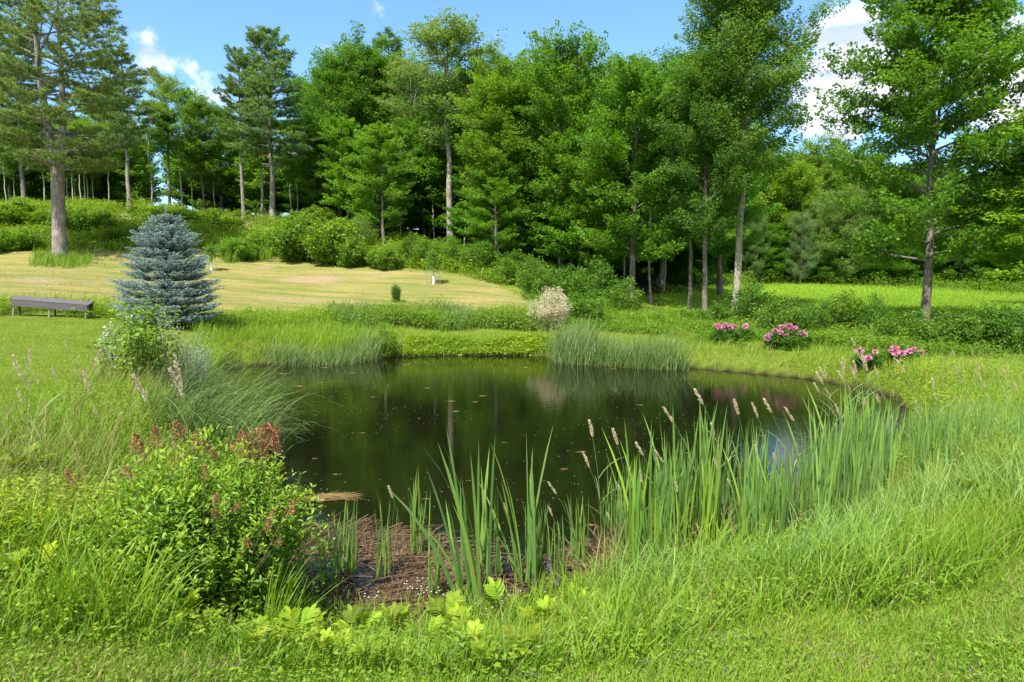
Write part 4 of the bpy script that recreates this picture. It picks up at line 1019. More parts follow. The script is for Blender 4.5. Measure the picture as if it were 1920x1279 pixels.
cover('bank_lime_weeds', M_LIME, 160, 900, TALLNEAR, 3.0, 7.5, .17, .042, .45, (.1, 99), per=9, spread=.05, t0=-.2, t1=.8)
cover('near_clover', M_HERB, 155, 13000, NEARPOLY, 2.5, 5.5, .03, .016, .9, (.3, 99), per=3, spread=.03, t0=.2, t1=1)
cover('meadow_herbs', M_LIME, 157, 12500, MEADOW, 4.2, 14, .30, .045, .4, (.05, 99), per=9, spread=.07)
cover('right_tall_herbs', M_HERB, 159, 2600, RIGHTTALL, 4.6, 13, .30, .05, .35, (.1, 99), per=10, spread=.08, t0=.4, t1=1)

# dead reeds lying on the mud and shallow water along the near shore
r = rs(161)
MAT_PX = [(560, 1000), (640, 1000), (720, 1015), (830, 1035), (920, 1060), (1000, 1050), (1080, 1015), (1150, 990), (1250, 985), (1400, 950), (1580, 905), (1560, 965), (1400, 1020), (1250, 1070), (1080, 1150), (900, 1185), (740, 1180), (620, 1165), (540, 1110), (520, 1050)]
P = np.stack([r.uniform(-2.6, 4.2, 60000), r.uniform(4.6, 9.5, 60000), np.zeros(60000)], 1)
qx, qy = project(P); P = P[inpoly(qx, qy, np.array(MAT_PX, float))]
P = P[(patchy(P, 2.6, 4) + r.random(len(P)) * .55) > .68][:3600]
k = len(P); P[:, 2] = np.maximum(ground_z(P[:, 0], P[:, 1]), 0) + .004 + .035 * r.random(k) ** 2
b = Buf()
# long limp stalks lying in swathes: each follows a gently turning course over the mud
th = .25 + .9 * np.sin(P[:, 0] * 1.1 + 1) * np.cos(P[:, 1] * 1.4) + r.normal(0, .35, k); ln_ = r.uniform(.15, .75, k); cv = r.normal(0, .5, k); hw = r.uniform(.0025, .0075, k)
ns_ = 6; cur = P.copy(); rows = []
for q in range(ns_ + 1):
    sd_ = np.stack([-np.sin(th), np.cos(th), 0 * th], 1)
    lift = .010 * math.sin(q / ns_ * math.pi) * r.random(k)
    c_ = cur + np.array([0, 0, 1]) * lift[:, None]
    rows += [c_ - sd_ * hw[:, None], c_ + sd_ * hw[:, None] + np.array([0, 0, .003])]
    cur = cur + np.stack([np.cos(th), np.sin(th), 0 * th], 1) * (ln_ / ns_)[:, None]; th = th + cv * .25 + r.normal(0, .12, k)
V = np.stack(rows, 1); kk = V.shape[1]
F = np.concatenate([(np.arange(k) * kk)[:, None] + np.array([[2 * q, 2 * q + 1, 2 * q + 3, 2 * q + 2]]) for q in range(ns_)])
b.add(V.reshape(-1, 3), F, np.repeat(np.clip(r.random(k) ** 1.6 * .75 + .25 * (patchy(P, 2, 1) - .5), 0, 1), kk))
k2 = 520; Q = P[r.integers(0, k, k2)]
blades(b, Q, r.uniform(0, 6.28, k2), r.uniform(.1, .35, k2), r.uniform(.006, .012, k2), r.uniform(.2, 1.1, k2), r.uniform(.0, .9, k2), r.uniform(.4, 1, k2), 3)
k3 = 420; px3 = r.uniform(1130, 1640, k3); py3 = np.interp(px3, [1130, 1300, 1450, 1640], [1090, 1050, 1030, 950]) + r.uniform(-45, 45, k3)
Q = np.stack([(px3 - 960) / FPX, 0 * px3, 0 * px3], 1)
dd3 = CAMZ * FPX / (py3 - 520); Q = np.stack([(px3 - 960) / FPX * dd3, dd3, np.maximum(ground_z((px3 - 960) / FPX * dd3, dd3), 0)], 1)
blades(b, Q, r.uniform(0, 6.28, k3), r.uniform(.15, .55, k3), r.uniform(.008, .014, k3), r.uniform(.05, .7, k3), r.uniform(.0, .6, k3), r.uniform(.6, 1, k3), 3)
tag(b.build('dead_reed_litter', M_LITTER), kind='stuff'); print('litter', k)
# pollen and specks on the water
r = rs(163)
P = np.stack([r.uniform(-12, 14, 9000), r.uniform(5.2, 22.5, 9000), np.full(9000, .004)], 1); P = P[(pond_d(P[:, 0], P[:, 1]) < -.1) & (patchy(P, .7, 3) + .35 * r.random(len(P)) > .72)][:1700]
b = Buf(); s = r.uniform(.003, .009, len(P)) * (1 + P[:, 1] * .05)
a = r.uniform(0, 6.28, len(P))
inst(b, KITE, KITE_F, P, np.stack([np.cos(a), np.sin(a), 0 * a], 1), UP, np.stack([s * 1.4, s, s * .1], 1), r.uniform(.5, 1, len(P)))
tag(b.build('pollen_specks', M_SEED), kind='stuff')
# violets in the lawn
P = scatter(165, 4000, [(980, 1225), (1100, 1215), (1900, 1200), (1900, 1279), (380, 1279), (380, 1262), (900, 1275)], 2.7, 3.6)
P = P[patchy(P, 5, 1) > .62]; P = P[r.random(len(P)) < .30] if False else P[::5]; r = rs(166); k = len(P); b = Buf()
for j in range(3):
    a = r.uniform(0, 6.28, k)
    inst(b, KITE, KITE_F, P + np.array([0, 0, .05]), np.stack([np.cos(a), np.sin(a), .5 + 0 * a], 1), UP, .009, r.random(k))
tag(b.build('lawn_violets', M_PURPLE), kind='stuff')

# ------------------------------------------------------------------ single plants and things
def gp_(px, py, lo=1.5, hi=140): return ground_px(px, py, lo, hi)
def height_to(p, top): return pix_at(960, top, p[1])[2] - p[2]
def single(me, name, label, cat, p, rz=0., s=1., group=None, col=None, sz=None):
    o = bpy.data.objects.new(name, me); COL.objects.link(o)
    o.location = tuple(p); o.rotation_euler = (0, 0, rz); o.scale = (s, s, sz if sz else s)
    if col: o.color = (*col, 1)
    return tag(o, label, cat, group)

# --- cattails
def cattail(seed, n, h, w, spread, lean=.10, bend=.22, az0=None, azs=2.2):
    r = rs(seed); b = Buf(); a = r.uniform(0, 6.28, n) if az0 is None else r.normal(az0, azs, n)
    rr = spread * r.random(n) ** .5; a2 = r.uniform(0, 6.28, n)
    P = np.stack([rr * np.cos(a2), rr * np.sin(a2), np.full(n, -.12)], 1)
    blades(b, P, a, (h + .12) * r.uniform(.55, 1.02, n), w * r.uniform(.7, 1.15, n), np.abs(r.normal(0, lean, n)), np.abs(r.normal(0, bend, n)), np.clip(r.random(n) * .9, 0, 1), 6)
    k = max(3, n // 4)
    P = np.stack([r.normal(0, spread, k), r.normal(0, spread, k), np.full(k, -.05)], 1)
    blades(b, P, r.uniform(0, 6.28, k), r.uniform(.15, .45, k) * h, w * .8, r.uniform(.2, .9, k), r.uniform(0, 1.2, k), r.uniform(.3, 1, k), 4, mat=1)
    return b.mesh('cattail_leaves', [M_REED, M_LITTER])
CT_M = [cattail(200 + i, 17 + 2 * i, 1.0, .0225, .11, .055, .13, WIND, 2.0) for i in range(6)]
big = cattail(210, 24, 1.0, .022, .10, .14, .34, math.pi * .95, .9)
p = gp_(890, 1138); h = height_to(p, 772)
single(big, 'cattail_clump', 'biggest cattail clump in the near middle, with blades leaning left over the water', 'cattail', p, 0, h * .98)
p = gp_(988, 1105); single(cattail(211, 16, 1.0, .020, .07, .10, .3, math.pi * .9, 1.1), 'cattail_clump', 'tall cattail clump just right of the biggest middle clump', 'cattail', p, 0, height_to(p, 800))
for px, py, top, lab in [(785, 1045, 868, 'small cattail clump standing in the water left of the biggest clump'), (720, 1085, 912, 'thin cattail clump with a pale seed stalk, second from the left in the near shallows'),
                         (655, 1080, 915, 'leftmost cattail clump in the near shallows, by the rusty-headed bush'), (815, 1125, 960, 'sparse short cattail shoots at the left foot of the biggest clump'), (1005, 1085, 905, 'short cattail clump close behind the purple flower spike'),
                         (1085, 1060, 900, 'narrow cattail clump between the middle clumps and the right stand'), (1045, 1100, 950, 'low cattail shoots beside the purple flower spike'), (620, 1110, 950, 'few thin cattail blades against the right side of the rusty-headed bush'), (925, 1090, 905, 'thin cattail blades between the two tall middle clumps')]:
    p = gp_(px, py); single(CT_M[(px // 7) % 6], 'cattail_clump', lab, 'cattail', p, px * 1.3, height_to(p, top) * .97)
r = rs(220)
STAND = [(1150, 1040, 840), (1200, 1060, 800), (1250, 1050, 790), (1300, 1030, 760), (1350, 1030, 770), (1400, 1020, 765), (1450, 1020, 790), (1500, 1010, 770), (1550, 1000, 740), (1600, 980, 735), (1650, 930, 740), (1700, 880, 745), (1750, 850, 740)]
sp = np.array(STAND, float)
for i in range(150):
    px = r.uniform(1135, 1770) if i % 3 else r.uniform(1240, 1640)
    py = np.interp(px, sp[:, 0], sp[:, 1]) + r.uniform(-62, 34) * (1 if px < 1620 else .5)
    tp = np.interp(px, sp[:, 0], sp[:, 2]) + r.uniform(-28, 120) + (30 if r.random() < .4 else 0)
    if i >= 104: px = 1590 + (i - 104) * 7.4 + r.uniform(-10, 10); py = 905 - (px - 1620) * .26 + r.uniform(-45, 45); tp = 738 + r.uniform(0, 55)
    p = gp_(px, py); hh = height_to(p, tp)
    single(CT_M[i % 6], 'cattail_clump', 'upright cattail clump in the dense stand along the right near shore', 'cattail', p, r.uniform(-.5, .5), max(.5, hh), 'cattails in the dense right-hand stand', col=(r.uniform(.8, 1.25),) * 2 + (r.uniform(.7, 1.5),), sz=max(.5, hh))

# --- reed grass stalks with seed heads: stalk > stem, seed_head
def stalk(seed, leanx, dense=34, hl=.17, wide=.016, mat=M_SEED):
    r = rs(seed); t = np.linspace(0, 1, 9)
    pts = np.stack([leanx * t ** 2.2, r.normal(0, .012) * t, t - .0], 1); pts[0, 2] = -.1
    sb = Buf(); tube(sb, pts, .0028 * (1.1 - .6 * t), 4)
    k = 3; blades(sb, np.stack([np.interp(f, t, pts[:, 0]) * np.array([1, 0, 0]) + np.array([0, 0, f]) for f in (.18, .35, .55)]), r.uniform(0, 6.28, 3), .30, .009, .5, .9, .6, 4)
    hb = Buf(); q = np.linspace(1 - hl, 1.0, dense); m = dense * 3
    Q = np.stack([np.interp(np.repeat(q, 3), t, pts[:, 0]), np.interp(np.repeat(q, 3), t, pts[:, 1]), np.repeat(q, 3)], 1)
    a = r.uniform(0, 6.28, m); f = np.repeat(np.sin(np.linspace(.35, 2.9, dense)), 3)
    lob = .55 + .45 * np.abs(np.sin(np.repeat(np.arange(dense), 3) * .75))
    tg = unit(np.array([leanx * 2.2, 0, 1.0]))
    O = np.stack([np.cos(a), np.sin(a), 0 * a], 1) * (wide * f * lob * r.uniform(.2, 1.2, m))[:, None]
    inst(hb, KITE, KITE_F, Q + O, unit(tg + .55 * np.stack([np.cos(a), np.sin(a), 0 * a], 1)), r.normal(0, 1, (m, 3)), np.stack([np.full(m, .020), np.full(m, .008), np.full(m, .01)], 1), r.random(m))
    return sb.mesh('stalk_stem', M_SEDGE), hb.mesh('stalk_seed_head', mat)
ST = [stalk(230 + i, -.10 - .06 * i, 34, .12 + .012 * (i % 3), .009 + .003 * (i % 2)) for i in range(5)]
SP_ = [stalk(240 + i, -.08 - .05 * i, 30, .18, .014, M_SEEDP) for i in range(4)]
def put_stalk(proto, px, py, d, label, group, flip=1):
    z = pix_at(px, py, d); x0 = z[0] + .18 * flip
    g0 = float(ground_z(np.array([x0]), np.array([d]))[0]); g0 = max(g0, -.05)
    hh = max(.35, z[2] - g0)
    o = thing('reed_grass_stalk', label, 'grass stalk', (x0, d, g0), (0 if flip > 0 else math.pi), group, (hh, hh, hh))
    part('stem', proto[0], o); part('seed_head', proto[1], o)
r = rs(250)
for i, (px, py, d) in enumerate([(1095, 790, 6.5), (1150, 805, 6.6), (1102, 850, 6.3), (1215, 832, 6.5), (1048, 905, 6.0), (1180, 885, 6.2), (930, 945, 5.7), (1020, 950, 5.8), (1340, 732, 7.5), (1288, 765, 7.2), (1322, 795, 7), (1380, 750, 7.6), (1425, 757, 7.8), (1465, 750, 7.5), (1508, 765, 7.6), (1400, 835, 6.8), (1330, 860, 6.6), (1290, 880, 6.4), (1160, 905, 6.2), (1255, 845, 6.6), (1245, 905, 6.0), (1440, 850, 6.8), (1125, 960, 5.8), (1365, 900, 6.4)]):
    put_stalk(ST[i % 5], px, py, d, 'tan-headed reed grass stalk rising among the near cattails over dark water', 'seed stalks among the near cattails')
put_stalk(ST[1], 718, 912, 5.9, 'pale seed stalk rising from the second cattail clump from the left', 'seed stalks among the near cattails')
for i in range(64):
    px = r.uniform(1530, 1920); d = r.uniform(8.0, 15); py = 700 + (px - 1720) ** 2 * .0004 + r.uniform(-55, 30) + (12 - d) * 7
    put_stalk(ST[i % 5], px, py, d, 'tan-headed grass stalk leaning left on the right bank', 'seed stalks on the right bank')
LST = [(75, 655), (85, 690), (130, 690), (95, 735), (180, 745), (160, 760), (265, 722), (330, 722), (345, 760), (240, 735), (25, 730), (60, 700), (205, 690), (300, 800), (115, 640), (170, 655), (120, 780), (220, 800), (40, 690), (150, 720)]
for i in range(46):
    if i < len(LST): px, py = LST[i]; d = 6.3 + (i % 5) * .9
    else: px = r.uniform(-20, 400); py = r.uniform(660, 860); d = r.uniform(5.6, 10)
    put_stalk(SP_[i % 4], px, py, d, 'pinkish feathery grass stalk in the meadow on the left bank', 'pink seed stalks of the left meadow', 1 if i % 3 else -1)

# --- bulrush tussocks arching over the water
def tussock(seed, n, h):
    r = rs(seed); b = Buf(); P = np.stack([r.normal(0, .26, n), r.normal(0, .22, n), np.full(n, -.05)], 1)
    blades(b, P, r.normal(-.12, .45, n), h * r.uniform(.55, 1.1, n), .0115 * r.uniform(.7, 1.2, n), np.abs(r.normal(.25, .15, n)), r.uniform(.6, 2.1, n), r.random(n), 8)
    return b.mesh('bulrush_blades', M_SEDGE)
TU = [tussock(260 + i, 230, 1.55 + .1 * i) for i in range(3)]
for i, (px, py, s, lab) in enumerate([(318, 770, 1.0, 'hindmost arching bulrush tussock by the silver shrub'), (372, 800, 1.0, 'arching bulrush tussock in the middle of the leaning row on the left shore'), (420, 838, 1.0, 'wind-bent bulrush tussock reaching farthest over the water'), (352, 850, .85, 'short arching bulrush tussock behind the rusty-headed bush'), (455, 862, .72, 'thin drooping bulrush tussock at the water edge behind the top of the rusty-headed bush'), (300, 820, .8, 'arching bulrush tussock farthest inside the left meadow')]):
    single(TU[i % 3], 'bulrush_tussock', lab, 'bulrush', gp_(px, py), r.uniform(-.2, .15), s)

# --- shrubs: shrub > stems, foliage
def shrub(seed, Rr, H, ns, leaf, wd, lpc=60, mat=M_SHRUB, spread=.9, tmpl=(KITE, KITE_F), cl=.17, flat=.8, droop=.2, lo=.25):
    r = rs(seed); tb, cb = Buf(), Buf(); C = []
    for i in range(ns):
        a = r.uniform(0, 6.28); rr = Rr * spread * r.random() ** .5; hh = H * (1 - .55 * (rr / Rr) ** 2) * r.uniform(.7, 1.05)
        t = np.linspace(0, 1, 5)[:, None]
        e = np.array([math.cos(a) * rr, math.sin(a) * rr, hh])
        pts = np.array([math.cos(a) * .12 * Rr, math.sin(a) * .12 * Rr, -.08]) * (1 - t) + e * t + np.array([math.cos(a), math.sin(a), 0]) * rr * .18 * np.sin(t * math.pi)
        tube(tb, pts, np.linspace(.012, .003, 5) * max(.6, H), 4)
        for q in np.linspace(lo, 1, 4): C.append(np.array([np.interp(q, t[:, 0], pts[:, j]) for j in range(3)]) + r.normal(0, .05 * Rr, 3))
    C = np.array(C); C[:, 2] = np.maximum(C[:, 2], .06)
    leaf_clumps(cb, r, C, cl * (Rr + H) * .5 * r.uniform(.7, 1.3, len(C)), lpc, leaf, wd, flat, *tmpl, droop)
    return tb.mesh('shrub_stems', M_WOODY), cb.mesh('shrub_foliage', mat), H, Rr
def put_shrub(pr, name, label, px, py, top, wpx=None, d=None, col=(1, 1, 1), group=None, cat='shrub', rz=None):
    p = gp_(px, py) if d is None else at(px, d)
    h = max(.2, height_to(p, top)); s = h / pr[2]
    sw = s if wpx is None else (wpx / 2 / FPX * p[1]) / pr[3]
    o = thing(name, label, cat, tuple(p), px * .7 if rz is None else rz, group, (sw, sw, s))
    part('stems', pr[0], o); part('foliage', pr[1], o, col)
    return o
S_BIG = [shrub(270 + i, 1.6, 2.0, 34, .15, .65, 60) for i in range(3)]
S_WIL = [shrub(275 + i, 1.1, 2.4, 30, .12, .26, 60, mat=M_ASH, flat=1.0, droop=.1) for i in range(2)]
S_RND = shrub(280, .5, .8, 26, .045, .5, 60, mat=M_LIME, cl=.2)
S_RNDG = shrub(281, .55, 1.0, 28, .05, .6, 60, mat=M_LIME, cl=.2)
S_SM = [shrub(283 + i, .9, 1.1, 26, .08, .55, 50) for i in range(3)]
put_shrub(S_RND, 'round_shrub', 'round yellow-green shrub on the left shore beside the bulrush', 415, 692, 638, 56, col=(1.1, 1.05, 1))
put_shrub(S_RNDG, 'round_shrub', 'round bright shrub at the left end of the far bank', 720, 668, 610, 58, col=(.75, .85, .9))
put_shrub(S_RND, 'round_shrub', 'low yellow-topped shrub beside the tall reeds on the far shore', 1064, 662, 614, 62, col=(.9, .95, 1))
SL = [(570, 487, 405, 120, 0, (.75, .85, .9), 'large dark-leaved rounded bush at the centre of the brushy slope'), (625, 495, 402, 110, 1, (1.15, 1.1, .9), 'large yellow-green bush just right of the dark-leaved slope bush'), (530, 478, 418, 80, 2, (1.2, 1.15, .9), 'bushy bright shrub at the left shoulder of the large slope bushes'),
      (722, 505, 455, 62, 1, (1.1, 1.1, 1.0), 'grey-green mounded shrub at the lower right end of the slope brush'), (655, 500, 445, 70, 2, (.95, 1, .9), 'mid-green shrub low on the slope below the pale willow-like shrub'), (555, 440, 395, 60, 0, (1.2, 1.2, 1), 'bright bush at the slope top right of the pine trunks'), (600, 425, 385, 70, 2, (1.25, 1.15, .9), 'bright bush at the slope top behind the large dark-leaved bush'),
      (40, 425, 372, 110, 0, (1.15, 1.1, .9), 'big light bush at the top of the bank at the far left'), (95, 430, 385, 70, 1, (1.25, 1.15, .9), 'light bush hidden partly by the forked pine trunk'), (150, 440, 388, 80, 2, (.95, 1, .9), 'dark bush just right of the forked pine trunk'), (195, 440, 392, 70, 0, (1.25, 1.15, .9), 'yellow-green bush on the bank below the straight bare pine'), (262, 405, 380, 40, 1, (.9, 1, .9), 'small dark bush at the foot of the straight bare pine'),
      (305, 420, 382, 60, 2, (1.1, 1.1, .95), 'bush at the bank top directly left of the spruce tip'), (350, 420, 385, 55, 0, (1.0, 1.05, .95), 'bush at the bank top directly right of the spruce tip'), (430, 430, 400, 55, 1, (1.25, 1.2, .95), 'bright bush beside the bare earth patch on the bank'), (455, 405, 388, 30, 2, (.9, 1, .9), 'small bush right at the foot of the ragged pine'), (400, 415, 385, 36, 1, (1.0, 1.05, .9), 'small bush on the bank top left of the ragged pine'),
      (20, 470, 425, 90, 2, (1.0, 1.1, .9), 'low bush on the grassy bank at the left edge'), (250, 455, 415, 80, 1, (1.0, 1.1, .9), 'low bush halfway up the bank left of the spruce'), (450, 485, 445, 80, 0, (.9, 1.05, .9), 'low dense thicket at the foot of the bank right of the spruce'), (500, 475, 430, 70, 2, (1.05, 1.1, .9), 'bush above the low dense thicket right of the spruce')]
for px, py, top, w, v, c, lab in SL: put_shrub(S_BIG[v], 'slope_shrub', lab, px, py, top + 5, w * 1.15, col=c, group='shrubs on the brushy slope')
put_shrub(S_WIL[0], 'willow_shrub', 'upright pale willow-like shrub on the slope, right of the large yellow-green bush', 682, 478, 398, 60, col=(1.2, 1.1, 1))
FE = [(1402, 612, 540, 96, 0, (.75, .9, .9), 'spreading dark shrub at the foot of the tallest ash'), (1465, 632, 582, 80, 1, (1.0, 1.05, .9), 'leafy shrub behind the two left peonies'), (1520, 636, 588, 60, 2, (.8, .95, .9), 'dark small shrub right of the second peony'), (1578, 630, 578, 80, 0, (.9, 1, .9), 'bushy shrub under the thin sprig at the field edge'), (1640, 632, 578, 44, 1, (.75, .95, .9), 'narrow dark shrub left of the lone maple trunk'),
      (1690, 650, 604, 80, 2, (1.0, 1.05, .9), 'shrub close to the left of the lone maple foot'), (1765, 655, 606, 90, 1, (1.0, 1.05, .9), 'shrub just right of the lone maple foot'), (1830, 660, 600, 90, 0, (.95, 1.05, .9), 'wide shrub at the field edge, second from the right border'), (1905, 662, 588, 90, 2, (.8, .95, .9), 'dark shrub at the field edge by the right border'), (1300, 606, 565, 60, 2, (1, 1.05, .9), 'shrub round the foot of the ivy-clad ash'), (1345, 606, 560, 50, 0, (.95, 1, .9), 'shrub between the ivy-clad ash and the tallest ash'),
      (1240, 612, 575, 70, 1, (1.2, 1.15, .9), 'bright shrub at the left end of the field'), (1120, 565, 505, 80, 0, (.8, .95, .95), 'shrub in the shade of the forest edge above the pale willow'), (1065, 575, 512, 80, 2, (.8, .95, .9), 'shrub at the forest edge directly over the pale willow'), (1170, 590, 540, 60, 1, (.95, 1.05, .9), 'shrub at the foot of the dense dark maple'), (1100, 605, 560, 80, 2, (1.0, 1.1, .9), 'low shrub right behind the pale willow'), (1005, 560, 500, 60, 1, (.9, 1.05, .9), 'shrub spilling from the woods onto the hill lawn corner'), (960, 530, 490, 60, 0, (.9, 1.05, .9), 'shrub along the shaded right rim of the hill lawn'), (900, 512, 468, 60, 2, (1.0, 1.1, .9), 'shrub on the bank below the middle of the woods'), (840, 500, 462, 60, 1, (1.0, 1.1, .9), 'shrub on the bank under the tall poplar'), (785, 495, 458, 60, 0, (1.05, 1.1, .9), 'shrub on the bank left of the tall poplar trunk')]
for px, py, top, w, v, c, lab in FE: put_shrub(S_SM[v], 'edge_shrub', lab, px, py, top + (14 if 1230 < px < 1360 else -24 if px > 1440 else -6 if px > 1380 else -16), w * 1.35, col=(c[0] * .8, c[1] * .85, c[2] * .85), group='shrubs along the wood and field edge')
put_shrub(shrub(290, .35, 1.2, 5, .09, .35, 34, cl=.3, lo=.7, flat=.5), 'ash_seedling', 'thin leggy sprig standing above the shrubs at the field edge', 1578, 632, 550, 50, col=(1.1, 1.1, .9))
put_shrub(shrub(291, .8, 1.6, 34, .075, .32, 95, mat=M_PALE, cl=.15, flat=1.1, droop=0), 'dappled_willow', 'cream and pink dappled willow shrub on the far lawn', 1030, 619, 541, 82)
put_shrub(shrub(292, .25, .95, 40, .05, .28, 70, mat=M_CONE, cl=.17, flat=1.3, droop=-.6, spread=.75), 'young_conifer', 'small egg-shaped conifer alone on the hill lawn', 743, 567, 534, 19)
put_shrub(shrub(293, .5, 1.0, 26, .035, .28, 90, mat=M_SILVER, cl=.22, flat=1.2, droop=-.5), 'silver_willow', 'silvery fine-leaved shrub in front of the spruce on the left shore', 335, 712, 596, 125, d=11.4)
put_shrub(shrub(294, .55, 1.5, 16, .062, .95, 26, mat=M_SHRUB, cl=.20, tmpl=(LEAF, LEAF_F), lo=.3, flat=1.0), 'poplar_sapling', 'young round-leaved sapling thicket rising from the left meadow', 262, 735, 560, 150, d=10.6, col=(1.15, 1.1, 1.2))
put_shrub(shrub(296, .4, 1.2, 9, .05, .9, 16, mat=M_SILVER, cl=.22, lo=.5, flat=1.0), 'poplar_sapling', 'pale-leaved sapling sprigs left of the round-leaved sapling thicket', 225, 735, 568, 70, d=11.0)

# --- steeplebush with rusty dead flower heads
r = rs(300); base = at(365, 4.75); cb, tb = Buf(), Buf(); ends = []
Rb, Hb = .86, height_to(base, 822)
for i in range(400):
    a = r.uniform(0, 6.28); rr = Rb * r.random() ** .55; hh = Hb * (1.0 - .42 * (rr / Rb) ** 2.2) * (r.uniform(.30, .7) if i % 4 == 0 else r.uniform(.6, 1.13))
    hh *= .86 + .14 * smooth((math.cos(a) * rr + .5) / 1.0)
    t = np.linspace(0, 1, 6)[:, None]; dv = np.array([math.cos(a), math.sin(a), 0])
    pts = dv * rr * (.30 + .70 * t ** .8) + UP * (-.03 + (hh + .03) * t) + r.normal(0, .02, 3) * t
    tube(tb, pts, np.linspace(.0045, .0015, 6), 4)
    m = 62; q = np.sort(r.uniform(.22, 1, m)); Q = np.stack([np.interp(q, t[:, 0], pts[:, j]) for j in range(3)], 1)
    aa = np.arange(m) * 2.4 + r.uniform(0, 6); tip = (q > .86)
    ax = np.stack([np.cos(aa), np.sin(aa), np.where(tip, .9, .25) + r.normal(0, .2, m)], 1)
    s = np.where(tip, .042, .060) * r.uniform(.7, 1.2, m)
    inst(cb, LEAF, LEAF_F, Q, ax, UP + r.normal(0, .35, (m, 3)), np.stack([s, s * .42, s], 1), np.clip(.12 + .35 * r.random() + .5 * (q > .88) + r.normal(0, .1, m), 0, 1))
    ends.append(pts[-1])
HEADS = [(478, 818, 1.3), (500, 832, 1.3), (465, 838, 1.1), (490, 852, 1.0), (252, 838, 1.0), (288, 828, 1.1), (345, 812, 1.2), (372, 826, .8), (350, 852, .9), (405, 850, .8), (452, 862, .8), (130, 892, .8), (505, 985, .7), (470, 1015, .6), (405, 930, .6), (410, 955, .6), (508, 960, .6), (545, 950, .8), (440, 945, .6), (525, 1010, .5), (510, 822, 1.2), (468, 852, .9), (385, 880, .7), (240, 880, .7), (325, 868, .8), (430, 838, .8), (390, 836, .8), (310, 850, .8), (268, 850, .9), (455, 830, 1.0), (520, 842, 1.0), (360, 842, .9)]
hm = []
for v in range(4):
    b = Buf(); m = 150; z = r.random(m) ** .8; a = r.uniform(0, 6.28, m); rad = (.028 + .020 * np.abs(np.sin(z * 9 + v))) * (1.05 - z) * r.random(m) ** .5
    Q = np.stack([rad * np.cos(a), rad * np.sin(a), z * .105], 1)
    inst(b, KITE, KITE_F, Q, np.stack([np.cos(a), np.sin(a), r.uniform(-.3, 1, m)], 1), r.normal(0, 1, (m, 3)), np.stack([np.full(m, .013), np.full(m, .009), np.full(m, .008)], 1), r.random(m))
    tube(b, [(0, 0, -.02), (0, 0, .05), (0, 0, .10)], [.004, .004, .002], 5)
    hm.append(b.mesh('dried_flower_head', M_RUST))
bush = thing('steeplebush', 'large leafy bush with rusty dead flower heads on the near left shore', 'bush', tuple(base))
loc = []
for i, (px, py, s) in enumerate(HEADS):
    dd = base[1] + (.15 if py < 870 else -.45 - .1 * (i % 3)); w = pix_at(px, py, dd); l3 = w - base
    if py >= 870: l3 = l3 * .97
    loc.append(l3)
    tube(tb, np.array([l3 * np.array([.3, .3, 0]), l3 * np.array([.75, .75, .55]), l3]), [.004, .003, .002], 4)
# outer leaves that close the mound
m = 9500; u_ = unit(r.normal(0, 1, (m, 3))); u_[:, 2] = np.abs(u_[:, 2]); q = r.uniform(.70, 1.04, m)
wv_ = 1 + .17 * np.sin(u_[:, 0] * 7 + 1) * np.sin(u_[:, 1] * 6) + .08 * np.sin(u_[:, 2] * 9 + u_[:, 0] * 4)
Q = u_ * (q * wv_)[:, None] * np.array([Rb * 1.0, Rb * .95, Hb * .90]); Q[:, 2] *= .86 + .14 * smooth((Q[:, 0] + .5) / 1.0)
Q = Q + UP * .02
s = r.uniform(.030, .060, m)
inst(cb, LEAF, LEAF_F, Q, unit(u_ * .5 + r.normal(0, .6, (m, 3)) + UP * .3), UP + u_ * .6 + r.normal(0, .4, (m, 3)), np.stack([s, s * .42, s], 1), np.clip(.10 + .35 * r.random(m) + .45 * (q > .95) * (u_[:, 2] > .35), 0, 1))
bb = tb.build('stems', M_WOODY, bush); cb.build('foliage', M_SPIREA, bush)
for i, l3 in enumerate(loc):
    o = part('flower_head', hm[i % 4], bush); o.location = tuple(l3 - np.array([0, 0, .03])); o.scale = (HEADS[i][2] * 1.18,) * 3; o.rotation_euler = (r.normal(0, .3), r.normal(.15, .3), r.uniform(0, 6))

# --- peonies: peony > foliage, flower
pf = []
for v in range(3):
    b = Buf(); m = 60; dd_ = unit(r.normal(0, 1, (m, 3)) + np.array([0, 0, .5]))
    inst(b, LEAF, LEAF_F, dd_ * .012, dd_ + r.normal(0, .25, (m, 3)), r.normal(0, 1, (m, 3)), np.stack([np.full(m, .075), np.full(m, .055), np.full(m, .07)], 1), r.random(m))
    pf.append(b.mesh('peony_flower', M_PINK))
sh = shrub(310, .42, .55, 30, .075, .38, 44, cl=.22, mat=M_SHRUB)
def peony(label, px, py, top, w, flowers, d=None):
    o = put_shrub(sh, 'peony_bush', label, px, py, top, w, col=(.6, .8, .7), cat='peony', d=d, rz=0)
    p = np.array(o.location); sx, _, sz = o.scale
    for i, (fx, fy) in enumerate(flowers):
        l = pix_at(fx, fy, p[1] - .30 - .05 * (i % 3)) - p
        q_ = r.uniform(.8, 1.1); f = part('flower', pf[i % 3], o, (min(1, q_), q_ * r.uniform(.8, 1.25), q_ * r.uniform(.9, 1.1))); f.location = (l[0] / sx, l[1] / sx, l[2] / sz)
        k = r.uniform(.8, 1.45); f.scale = (k / sx, k / sx, k / sz * .85); f.rotation_euler = (r.normal(0, .4), r.normal(0, .4), r.uniform(0, 6))
peony('pink peony bush at the left end of the shrub border', 1358, 645, 614, 52, [(1341, 611), (1350, 614), (1360, 610), (1363, 616), (1373, 610), (1370, 614), (1346, 609), (1378, 614)])
peony('small peony with one pink bloom between the two big peony bushes', 1396, 640, 614, 34, [(1398, 612)])
